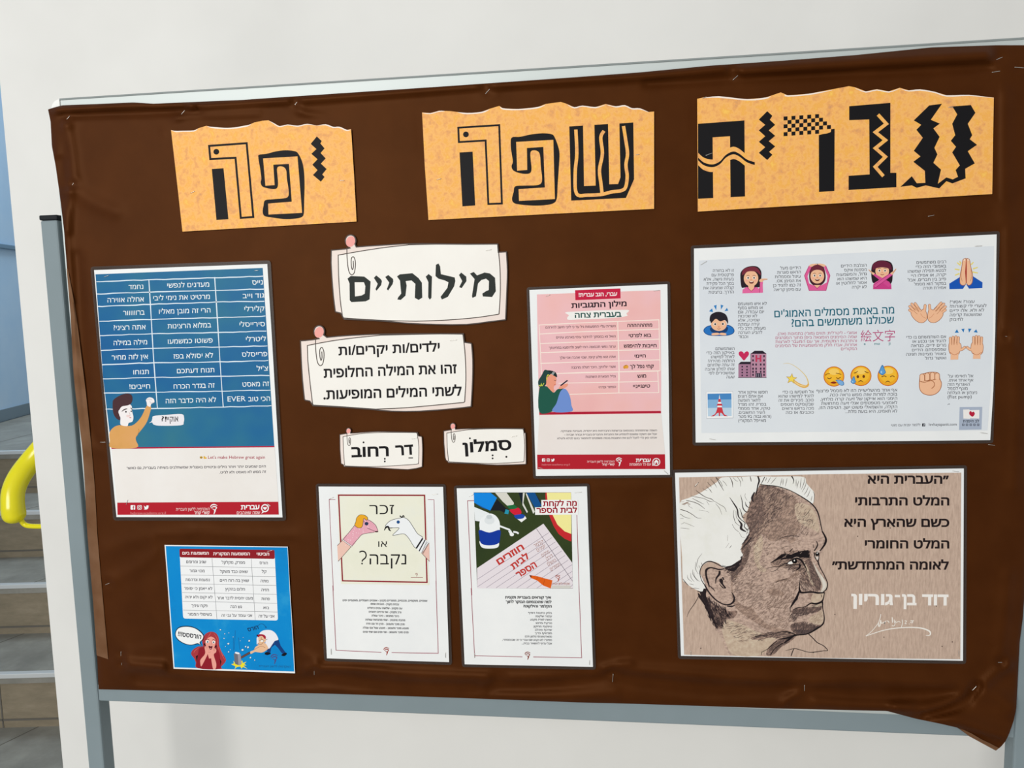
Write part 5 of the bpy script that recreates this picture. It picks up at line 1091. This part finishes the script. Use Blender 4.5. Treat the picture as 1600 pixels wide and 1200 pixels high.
def w14(a):
    a.fr(*A_)
    for q in ('232,778 272,786 262,750', '278,724 306,716 302,768', '345,714 372,722 348,762', '382,776 418,772 405,745'): a.poly(q, '#2f7fc0', 2)
    q = S('182,965 200,935 250,915 400,910 455,930 475,965 455,995 390,1010 260,1010 205,995'); a.poly(q, '#2a74c0', 2); a.line(q, 6, '#174a86', 3, True)
    a.poly(S('245,960 260,930 400,925 410,960 380,985 280,985'), '#1a3f70', 4)
    a.poly(S('262,990 320,985 330,1003 265,1008'), SKE, 5); a.poly(S('335,1003 345,985 395,990 392,1008'), SKE, 5)
    a.poly(S('240,880 245,820 290,788 345,785 395,810 415,860 412,900 380,850 260,860'), '#26222a', 5); a.ell(328, 905, 76, 62, SKE, 6)
    a.poly(S('250,890 248,830 290,795 350,795 400,825 410,885 385,862 340,875 300,850 270,875'), '#26222a', 7); a.ell(290, 902, 15, 14, '#f3eee8', 7); a.ell(368, 900, 15, 14, '#f3eee8', 7); a.ell(292, 902, 9, 10, '#3a2a20', 8); a.ell(366, 900, 9, 10, '#3a2a20', 8); a.ell(327, 928, 9, 6, '#d98e72', 8); a.line(SO('312,944 328,949 344,942'), 4, '#8a3a30', 8)
em('bowing_boy', w14)
pin((1094.7, 414), (1104.5, 408), 'slanting staple at the top left of the emoji poster'); pin((1523.7, 384.7), (1535, 384), 'staple at the top right of the emoji poster'); pin((1108.5, 685.7), (1118, 687), 'staple at the bottom left of the emoji poster'); pin((1532, 676), (1543.5, 677.6), 'staple at the bottom right of the emoji poster')

# ---- portrait poster
e = laminated('poster', [(1054.7, 738.7), (1506, 732), (1504.7, 1032.5), (1064, 1024.8)], 'beige portrait poster of an elderly person with wild white hair in profile', 'poster', WHITE_PAPER, 5, 'laminated posters')
LINEN = mottled('linen_print', ['#ab9484', '#bea594', '#cab19f', '#d0b8a4'], 60, .42, 6, stretch=(6, 1, 1), pos=[.25, .45, .6, .8])
FACE = mottled('pencil_face_print', ['#957d71', '#b39a8c', '#c6ab9b', '#d0b5a3'], 240, .42, 6, stretch=(1, 1, 1.4), pos=[.32, .46, .56, .7])
SHD = mottled('pencil_shadow_print', ['#5d4c47', '#7e685e', '#967b6f', '#ab9081'], 190, .42, 6, stretch=(1, 1, 1.5), pos=[.32, .46, .56, .72])
LITE = mottled('pencil_light_print', ['#b39c88', '#c6b09a', '#d2c1aa'], 140, .42, 5)
MID = mottled('pencil_mid_print', ['#7d675c', '#9b8274', '#b09484', '#bfa492'], 180, .42, 6, stretch=(1, 1, 1.5), pos=[.32, .46, .56, .7])
WH, INK_ = mottled('white_hair_print', ['#e6e5dc', '#ecebe6', '#efeee9'], 20, .42), '#1f1a1c'
a = Art(ART_Y).fr(0, 0, 1); a.poly([(1061, 746), (1280, 741), (1502, 738.5), (1500.5, 1030), (1282, 1028), (1069, 1023), (1064, 880)], LINEN, 1)
for x, y in ((1381, 995.5), (1304.5, 960), (1391, 825), (1472, 1010), (1340, 838), (1488, 1003), (1095, 1013), (1463, 947)): a.fr(0, 0, 1); a.ell(x, y, .9, .9, '#4a3a36', 3, n=10)
a.build('linen_panel', e)
F1, F2, F3, F4, F5 = (1060, 740, 10), (1180, 740, 10), (1060, 850, 10), (1180, 830, 10), (1180, 920, 10)
a = Art(ART_Y); p = (1040, 720, 3.75); a.fr(*p)
# head and neck
a.poly(S('545,140 620,145 700,165 790,205 860,250 900,310 915,400 935,445 925,520 900,560 905,610 935,680 948,730 935,765 925,785 930,820 925,870 930,920 925,955 890,985 840,1013 770,1020 700,1045 640,1075 600,1100 570,1137 380,1137 340,1060 290,970 250,870 200,770 230,650 350,600 440,560 470,480 470,380 500,250', 3), FACE, 2)
a.poly(S('545,150 620,152 690,180 700,240 640,330 560,400 500,470 470,520 440,560 450,500 475,430 470,350 500,240'), SHD, 3)
a.poly(S('560,170 690,185 760,220 800,300 780,420 700,450 620,470 560,430 520,500 520,420 590,330'), MID, 4)
a.poly(S('760,255 830,255 875,300 895,360 900,420 860,400 810,380 770,340'), LITE, 5)
a.poly(S('540,430 570,450 565,530 550,600 590,640 560,650 525,600 515,500'), LITE, 3)
a.poly(S('480,640 560,680 640,690 680,720 660,800 560,850 460,850 400,790 400,700'), FACE, 4)
a.poly(S('390,650 450,640 480,720 470,800 520,880 600,960 700,990 740,1000 700,1010 600,990 500,930 420,870 390,800'), MID, 3)
a.poly(S('205,775 240,800 300,850 360,880 420,880 400,920 350,930 330,980 290,970 250,880'), SHD, 4); a.poly(S('200,770 225,770 260,850 300,970 290,965 240,870'), '#2a2224', 5)
a.poly(S('350,930 450,960 560,1010 700,1005 640,1050 560,1137 400,1137 350,1060 330,980'), LITE, 3)
a.poly(S('500,1040 560,1015 640,1000 720,1005 770,1018 700,1045 620,1035 540,1050'), MID, 6)
a.poly(S('590,1137 605,1090 650,1055 700,1040 770,1020 730,1060 680,1090 630,1137'), SHD, 6)
# temple shade, cheek, eye socket, nose, mouth, chin
a.poly(S('350,620 440,575 470,520 500,500 480,580 450,640 420,650 390,700 380,640'), SHD, 5); a.poly(S('345,625 400,600 445,585 430,620 380,645'), '#352b2b', 6)
a.fr(*F4)
a.poly(S('380,390 460,330 560,300 700,310 850,300 880,420 860,520 760,600 640,640 520,560 430,560 300,560 250,500'), MID, 5)
a.poly(S('850,430 900,500 960,640 1020,780 1030,860 990,930 900,900 840,740 800,580 770,480'), SHD, 6); a.poly(S('740,470 800,560 840,700 880,800 960,900 900,940 780,950 710,930 700,820 730,700 690,600'), MID, 6)
a.poly(S('760,480 800,530 850,640 880,750 930,830 900,860 850,760 810,650 770,560'), LITE, 7); a.poly(S('900,480 950,560 1000,640 1060,720 1110,800 1120,870 1070,940 1020,950 1050,860 1010,740 950,620'), '#cfc4b6', 7); a.poly(S('1020,680 1080,760 1105,840 1080,900 1050,920 1060,830'), '#ddd6ca', 8)
a.poly(S('720,840 800,830 860,860 900,920 780,940 710,920'), FACE, 8)
a.poly(S('690,900 720,960 700,1040 640,1090 580,1170 545,1190 600,1080 660,1000'), '#3c3233', 7); a.poly(S('700,960 880,960 870,1080 760,1140 620,1190 590,1180 660,1080'), FACE, 7); a.poly(S('820,970 900,970 880,1070 850,1060'), MID, 8); a.poly(S('910,980 1060,970 1060,1040 1000,1100 900,1120 870,1080'), LITE, 8)
a.fr(*F5)
a.poly(S('600,330 700,300 860,290 1000,270 1045,270 1020,340 900,380 760,380 640,400 560,360'), SHD, 7); a.poly(S('860,440 940,400 1030,330 1060,400 1060,520 1000,560 900,540 840,500'), LITE, 8); a.poly(S('560,560 700,520 830,560 960,580 1020,560 960,620 840,695 700,715 620,690 560,640'), SHD, 8); a.poly(S('780,290 900,270 1030,215 1050,240 1040,275 900,285'), LITE, 9); a.poly(S('620,640 760,640 860,640 960,590 1000,570 940,640 820,700 700,712'), '#4a3f40', 9)
a.fr(*F4); a.poly(S('560,190 640,130 560,90 460,95 370,140 460,120 520,150'), MID, 7); a.poly(S('300,790 380,750 500,740 620,650 700,600 660,680 560,740 420,790'), MID, 6); a.poly(S('180,930 260,900 380,920 460,990 380,1010 240,990'), MID, 6)
PEN, PEN2 = '#5f4f4b', '#7d6a62'
a.fr(*p)
a.hatch('545,150 620,152 690,170 760,215 700,260 640,340 560,420 500,490 470,540 440,570 455,480 475,430 480,330 505,240', 430, -50, 26, 3.0, PEN, 9, 1)
a.hatch('560,160 690,180 790,240 860,330 900,430 800,440 690,480 560,440 500,520 500,400', 500, -55, 22, 2.4, PEN2, 9, 2)
a.hatch('440,560 560,400 620,470 580,640 560,850 470,820 400,760 390,660', 300, -40, 20, 2.4, PEN2, 9, 3)
a.hatch('400,660 480,700 600,760 720,860 740,960 700,1000 560,980 450,900 390,820', 400, -35, 22, 2.2, '#836d61', 9, 4)
a.hatch('205,775 250,800 330,860 400,890 360,930 330,980 290,980 240,890', 300, 70, 30, 3.4, '#3a2f30', 9, 5)
a.hatch('350,640 450,580 480,520 500,500 470,620 430,660 400,720', 160, -30, 22, 3, PEN, 9, 6)
a.hatch('330,940 440,960 560,1010 700,1010 560,1060 420,1060', 120, -20, 24, 2, PEN2, 9, 7)
a.hatch('500,1040 560,1015 640,1000 740,1005 770,1018 700,1045 620,1035 540,1052', 160, -8, 26, 2.6, PEN, 9, 8)
a.hatch('600,1130 620,1080 680,1050 760,1022 720,1065 660,1100 640,1130', 110, -40, 26, 3, PEN, 9, 9)
a.fr(*F4)
a.hatch('250,500 400,380 560,290 700,310 860,300 880,520 760,600 620,640 430,560', 260, -30, 60, 8, PEN, 9, 10)
a.hatch('700,560 830,620 930,860 1000,940 760,945 705,900', 200, 60, 50, 7, PEN, 9, 11)
a.hatch('850,430 960,640 1030,800 1010,920 930,880 850,680', 160, 65, 60, 7, PEN, 9, 12)
a.hatch('300,780 500,730 690,600 690,760 640,960 560,1180 300,1190 180,950', 300, -50, 55, 5.5, '#836d61', 9, 13)
a.fr(*F5)
a.hatch('590,330 760,295 1030,270 1020,330 860,390 700,420 600,520 560,420', 260, -40, 55, 7.5, PEN, 10, 14)
a.hatch('560,560 760,520 980,580 840,690 700,715 600,680', 300, -60, 50, 7.5, PEN, 10, 15)
a.hatch('860,430 1040,340 1050,500 980,540 880,520', 60, -50, 50, 6, '#a8917f', 10, 16)
a.build('face_drawing', e)
a = Art(ART_Y); a.fr(*p)
a.poly(S('82,250 130,220 190,195 240,165 300,125 330,98 420,95 545,93 550,140 530,180 500,230 480,290 450,330 480,380 490,420 460,470 440,520 455,560 420,590 380,615 340,625 310,600 260,590 215,615 200,650 220,700 235,740 215,765 190,760 150,740 110,710 100,690 96,560 84,400', 3), WH, 9)
a.poly(S('548,95 640,93 720,92 810,95 825,130 850,160 870,185 872,215 862,250 840,240 790,205 720,172 640,150 560,138'), WH, 9); 
a.build('white_hair_drawing', e)
a = Art(ART_Y); L = 11
def ik(q, w, c=INK_): a.line(SO(q, 4), w, c, L)
G1, G2 = '#5c544f', '#8d857c'
a.fr(*F1)
for q, w in (('255,210 320,130', [3, 12, 4]), ('450,130 520,215', [3, 8, 3]), ('500,85 560,150 600,220', [3, 9, 3]), ('580,50 640,150 710,270', [5, 14, 4]), ('590,60 660,130 690,200', 6), ('690,110 730,150 755,190', 5), ('480,240 525,300', [3, 8, 3]), ('380,235 450,270', 4), ('440,200 510,270', 5), ('800,50 840,130 850,220', [3, 14, 3]), ('850,60 900,110 930,120', 5), ('920,50 970,130 970,200', [4, 8, 3]), ('980,50 1010,120', 6), ('1120,40 1140,130', [6, 14, 3]),
             ('270,260 350,320 430,370 520,400 560,440', [4, 12, 8, 10, 3]), ('200,350 300,370 400,390 480,430 540,440', [3, 8, 6, 9, 3]), ('215,385 300,430 400,480', [4, 9, 3]), ('120,420 220,440 320,480 410,550', [8, 10, 10, 4]), ('560,430 640,480 720,530 750,600', [4, 7, 4]), ('580,470 640,540 680,640', [3, 6, 3]), ('440,430 480,490', 4), ('30,560 130,590 220,640 290,690 360,695', [12, 10, 7, 3]), ('30,630 100,680 190,700', [8, 6, 3]), ('150,500 220,545', 4), ('30,700 80,705', 5), ('80,760 180,800 250,830', [3, 5, 2]), ('35,850 100,855 170,865', [4, 6, 3]), ('320,570 400,580 480,605', 3), ('40,790 90,770', 4)): ik(q, w, G1)
for i in range(12): x = 40 + i * 9; ik('%d,%d %d,%d' % (x, 440 + (i * 37) % 40, x + 50, 440 + (i * 53) % 60), 4, '#8a6b58')
for q, w in (('800,370 860,460 920,560 935,660 980,720 1040,770 1030,830 1090,890', [4, 22, 20, 10, 12, 14]), ('930,720 985,790 980,860 1060,910', [6, 34, 40, 10]), ('955,540 985,620 1000,680 1040,690', [4, 12, 14, 4]), ('970,330 995,430 1010,540 1060,600 1100,590', [3, 12, 16, 14, 6]), ('1045,440 1060,500 1110,540', [4, 16, 6]), ('870,570 860,640 890,760 960,820', [3, 8, 4]), ('900,580 905,680 940,720', 5), ('840,790 880,860 940,910', 5), ('1110,940 1060,1030 990,1110', [14, 24, 8]), ('1140,1000 1060,1100 970,1190', [16, 18, 8]), ('950,920 990,990 1040,1000', 4), ('1045,310 1040,360 1075,420', 4), ('1190,290 1150,380 1170,440', [20, 34, 16]), ('1110,440 1130,500', [14, 5]), ('770,960 765,1050', 3), ('740,1160 790,1090', 3), ('800,1165 830,1120', [3, 8, 3])): ik(q, w, '#332c2e' if isinstance(w, list) else G1)
a.fr(*F2)
for q, w in (('80,170 200,185 320,195 440,225 560,270 680,335 800,410 890,480 960,570 1000,680 1030,820 1055,920 1090,980 1105,1040 1080,1110', [10, 14, 12, 10, 16, 18, 20, 14, 12, 22, 26]), ('40,40 62,110 40,190 10,350', [20, 26, 20, 8]), ('150,50 110,130 90,170', [12, 10, 5]), ('570,40 600,100 590,160', [20, 14, 4])): ik(q, w)
for q in ('180,60 160,120', '240,60 190,150', '330,60 240,165', '420,70 390,190', '440,80 430,180', '500,70 470,200', '640,90 640,200', '680,110 650,230', '720,70 700,230', '770,60 760,150 720,250', '800,120 780,200 730,290', '830,200 800,280 760,330', '860,250 830,330 800,370', '890,350 870,430', '900,280 925,330 915,440'): ik(q, [3, 9, 3], '#6f6863')
ik('330,1050 420,1000 500,980 600,975 690,985', [4, 10, 12, 4], '#4a3d3c'); ik('400,1180 470,1140 540,1130', 5, '#4a3d3c'); ik('700,680 780,660 830,600 860,560', [3, 8, 5], G1); ik('750,730 820,730 850,710 900,740', [3, 9, 4], G1); ik('740,770 840,790', 4, G2)
ik('60,195 200,205 330,210', 9, '#55474a')
a.fr(*F4)
for q, w in (('1045,0 1080,60 1105,120 1095,190 1050,260 1010,310', [18, 26, 34, 26, 14]), ('1000,340 990,430 985,490 1020,580 1070,670 1120,780 1130,840 1110,910 1060,950', [12, 16, 20, 14, 12, 14, 16, 18, 10]), ('950,150 975,200 960,250 920,310', [6, 16, 20, 14]), ('905,210 915,260', 8), ('860,290 850,330', [4, 16]), ('920,330 940,420 990,500', [20, 14, 8]),
             ('235,495 320,450 400,400 470,370 560,400 650,360 760,340 840,320', [5, 26, 50, 40, 70, 60, 70, 50]), ('400,440 480,420 570,410 660,400 760,380 850,390', [16, 30, 34, 50, 60, 60]), ('450,310 470,350', [4, 14]), ('590,265 540,320', [4, 20]), ('690,300 660,340', [4, 20]), ('780,290 760,340', [5, 30]), ('420,350 390,400', [4, 16]), ('590,300 610,350', [4, 12]),
             ('175,585 270,560 370,555 440,520 510,500 560,450 640,430 700,440 740,480', [4, 7, 10, 12, 16, 14, 20, 26, 30]), ('240,640 320,610 380,560', [3, 8, 5]), ('440,540 540,530 640,520 700,510', [6, 10, 12, 8]), ('700,520 690,570 640,610', [40, 26, 8]), ('740,480 800,600 760,660', [30, 12, 5]),
             ('700,760 690,860 700,940 740,960 880,950 980,965 1080,960', [6, 16, 36, 24, 26, 26, 16]), ('1085,950 1065,1050 1040,1100 980,1130 900,1130 860,1130 800,1160', [10, 16, 24, 26, 22, 14, 8]), ('1030,990 1040,1030', 8), ('690,940 640,1050 560,1180', [30, 34, 20]), ('300,800 400,770 500,740', 7), ('350,420 430,400', 6)): ik(q, w)
a.fr(*F5)
for q, w in (('1050,200 1055,300 1075,400 1078,490 1050,560 960,625 850,690 780,712 690,720 600,735 530,790 440,850', [26, 12, 14, 18, 22, 26, 20, 16, 18, 26, 30, 10]), ('1045,195 960,235 880,225 840,245 780,280 650,300 590,330', [20, 30, 24, 14, 10, 12, 6]), ('570,390 520,490', [10, 4]), ('545,290 550,370', [16, 5]), ('200,730 330,690 430,670 530,680 640,720', [4, 8, 12, 20, 10]), ('340,800 430,780 540,760 620,730', [4, 16, 26, 20]), ('340,810 250,890 180,950 100,990', [14, 12, 8, 6]), ('430,850 310,930 240,1035', [16, 10, 14]), ('100,990 95,1035', 8),
             ('835,708 900,770 970,840 1050,880 1100,920 1130,965 1060,970 920,990 830,990 720,960 610,935 470,970', [14, 12, 12, 10, 12, 10, 8, 12, 8, 9, 10, 3]), ('600,940 560,1048', [12, 14]), ('900,1000 915,990', 14), ('880,270 1030,250', 5), ('0,740 200,730', [14, 6])): ik(q, w)
a.fr(*F3)
for q, w in (('410,640 360,560 335,440 370,340 440,280 520,275 600,310 680,350 740,360', [14, 10, 12, 12, 16, 18, 14, 12, 10]), ('410,640 480,760 580,870 700,940 800,945 860,900 870,830 830,750', [20, 22, 20, 16, 22, 30, 24, 6]), ('430,450 440,400 500,370 580,385 640,400 720,385', [30, 34, 20, 18, 22, 12]), ('430,450 440,530 470,620 480,680', [26, 30, 24, 8]), ('640,420 640,470 590,540 580,620', [30, 34, 22, 8]), ('470,640 540,700 570,740', [10, 14, 5]), ('660,540 670,580 690,630 740,690', [36, 60, 24, 20]), ('640,620 690,680 740,690', [8, 14, 10]), ('690,520 710,560', 20), ('760,970 830,975 880,960', [14, 22, 10]),
             ('70,545 110,600 160,650', [6, 12, 4]), ('310,770 340,830 420,960 470,1080 510,1200', [16, 40, 20, 18, 14]), ('420,700 400,800 440,920', [50, 60, 30]), ('320,810 260,920 170,1050 135,1140', [8, 9, 7, 3]), ('300,740 350,750', 12), ('740,360 850,340 960,280 1000,190', [14, 26, 30, 8]), ('680,330 740,345', 6), ('770,400 860,400 950,320', [20, 50, 30])): ik(q, w, '#2a2224')
for q in ('370,150 310,230 285,330 300,380', '270,280 265,380 310,470', '225,400 230,480 300,580', '190,450 200,530 250,590', '140,480 150,540 210,590', '240,440 260,520 330,590', '170,620 240,640', '180,700 260,690 330,700', '320,330 330,380', '360,290 370,330'): ik(q, [3, 8, 3], '#6f6a68')
a.build('ink_line_drawing', e)
a = Art(ART_Y); L = 12; a.fr(*F4)
a.poly(S('510,510 530,480 575,470 590,500 560,515'), '#efece6', L); a.ell(615, 468, 42, 36, '#100e10', L); a.ell(612, 458, 10, 12, '#efece6', L + 1); a.ell(965, 355, 26, 34, '#100e10', L); a.ell(968, 342, 8, 12, '#efece6', L + 1); a.poly('930,380 950,400 992,395 985,440 965,450', '#d8cdc4', L); a.poly('945,310 990,295 1012,315 995,335 975,320', '#c9bbb0', L)
a.line(SO('600,420 650,405 690,415'), 10, '#b7a294', L); a.line(SO('470,380 500,365'), 6, '#a08c80', L); a.line(SO('600,345 620,325'), 6, '#a08c80', L); a.line(SO('700,350 730,330'), 6, '#a08c80', L); a.line(SO('1060,130 1075,160 1050,200'), 8, '#a08c80', L)
a.build('eye_drawing', e)
a = Art(ART_Y).fr(1270, 720, 3.75); K = '#241c1d'
for s, xr, xl, y in (('״העברית היא', 797, 320, 133), ('המלט התרבותי', 800, 248, 260), ('כשם שהארץ היא', 800, 183, 386), ('המלט החומרי', 800, 305, 512), ('לאומה המתחדשת״', 797, 112, 636)): a.text(s, xr, y, xl, y - (xr - xl) * .001, 44, K, 3, .03, res=5)
a.build('quotation_lettering', e)
a = Art(ART_Y).fr(1270, 720, 3.75); [a.text(t_, r_, 845 - (795 - r_) * .008, l_, 845 - (795 - l_) * .008, 58, '#f2ede7', 3, .036, res=5) for t_, r_, l_ in (('דוד', 795, 640), ('בן', 608, 522), ('גוריון', 470, 225))]; a.poly('480,785 511,786 511,800 480,799', '#efe9e2', 3)
a.fr(1340, 940, 10); W2 = '#f0ebe2'
for q, w in (('362,195 350,260 320,340 250,430 180,500 128,540', [12, 10, 9, 8, 12]), ('128,540 240,500 400,450 560,420 740,405 900,405 1020,420 1110,455 1138,490 1125,525 1065,528', [8, 12, 14, 16, 18, 22, 24, 18, 8]), ('325,330 330,385 350,370 362,290', 16), ('362,290 375,340 410,320 425,330 415,350 440,300', 12), ('455,300 485,310 490,335', 10), ('540,245 548,330', 14), ('570,280 580,330 600,300', 10), ('590,310 575,375 535,375', 10), ('600,330 640,310 670,325', 10), ('695,280 700,330 685,400', 11), ('735,300 765,305 740,345 770,345', 10), ('800,350 812,350', 10), ('825,300 880,300', 12), ('850,300 860,330 820,325', 10), ('735,375 745,375', 6)): a.line(SO(q, 5), w, W2, 3)
a.build('signature_lettering', e, 'white name and signature')
pin((1085, 760.5), (1091, 754), 'slanting staple at the top left of the portrait poster'); pin((1488.7, 736), (1499, 737), 'staple at the top right of the portrait poster'); pin((1079.5, 1017), (1079.5, 1024), 'upright staple at the bottom left of the portrait poster'); pin((1498, 1017), (1498.5, 1027), 'upright staple at the bottom right of the portrait poster')

# ---------------------------------------------------------------- staples
def staple(x0, y0, x1, y1, label, grp, y):
    A, B = P(x0, y0, y), P(x1, y1, y); d = (B - A).normalized(); r = .00036
    o = empty('staple', (A + B) / 2); tag(o, label, 'staple', grp)
    b = bmesh.new(); back = Vector((0, .006, 0))
    tube_geo(b, [A + d * .0006 + back, A + d * .0002 + Vector((0, .0008, 0)), A + d * .0006, A + d * .0016, B - d * .0016, B - d * .0006, B - d * .0002 + Vector((0, .0008, 0)), B - d * .0006 + back], r, 8)
    bmesh.ops.recalc_face_normals(b, faces=b.faces)
    for v in b.verts: v.co -= o.location
    me = bpy.data.meshes.new('staple'); b.to_mesh(me); b.free(); me.materials.append(STEEL)
    me.polygons.foreach_set('use_smooth', [True] * len(me.polygons))
    COL.objects.unlink(o); bpy.data.objects.remove(o)
    m = bpy.data.objects.new('staple', me); COL.objects.link(m); m.location = (A + B) / 2; tag(m, label, 'staple', grp)
for x0, y0, x1, y1, w_, g_, yy in STP: staple(x0, y0, x1, y1, w_, g_, surf((x0 + x1) / 2, (y0 + y1) / 2) - .0006)
for x0, y0, x1, y1, w_, g_ in STP2: staple(x0, y0, x1, y1, w_, g_, ART_Y - .001)
bpy.data.objects.remove(_fo); bpy.data.curves.remove(_fc)
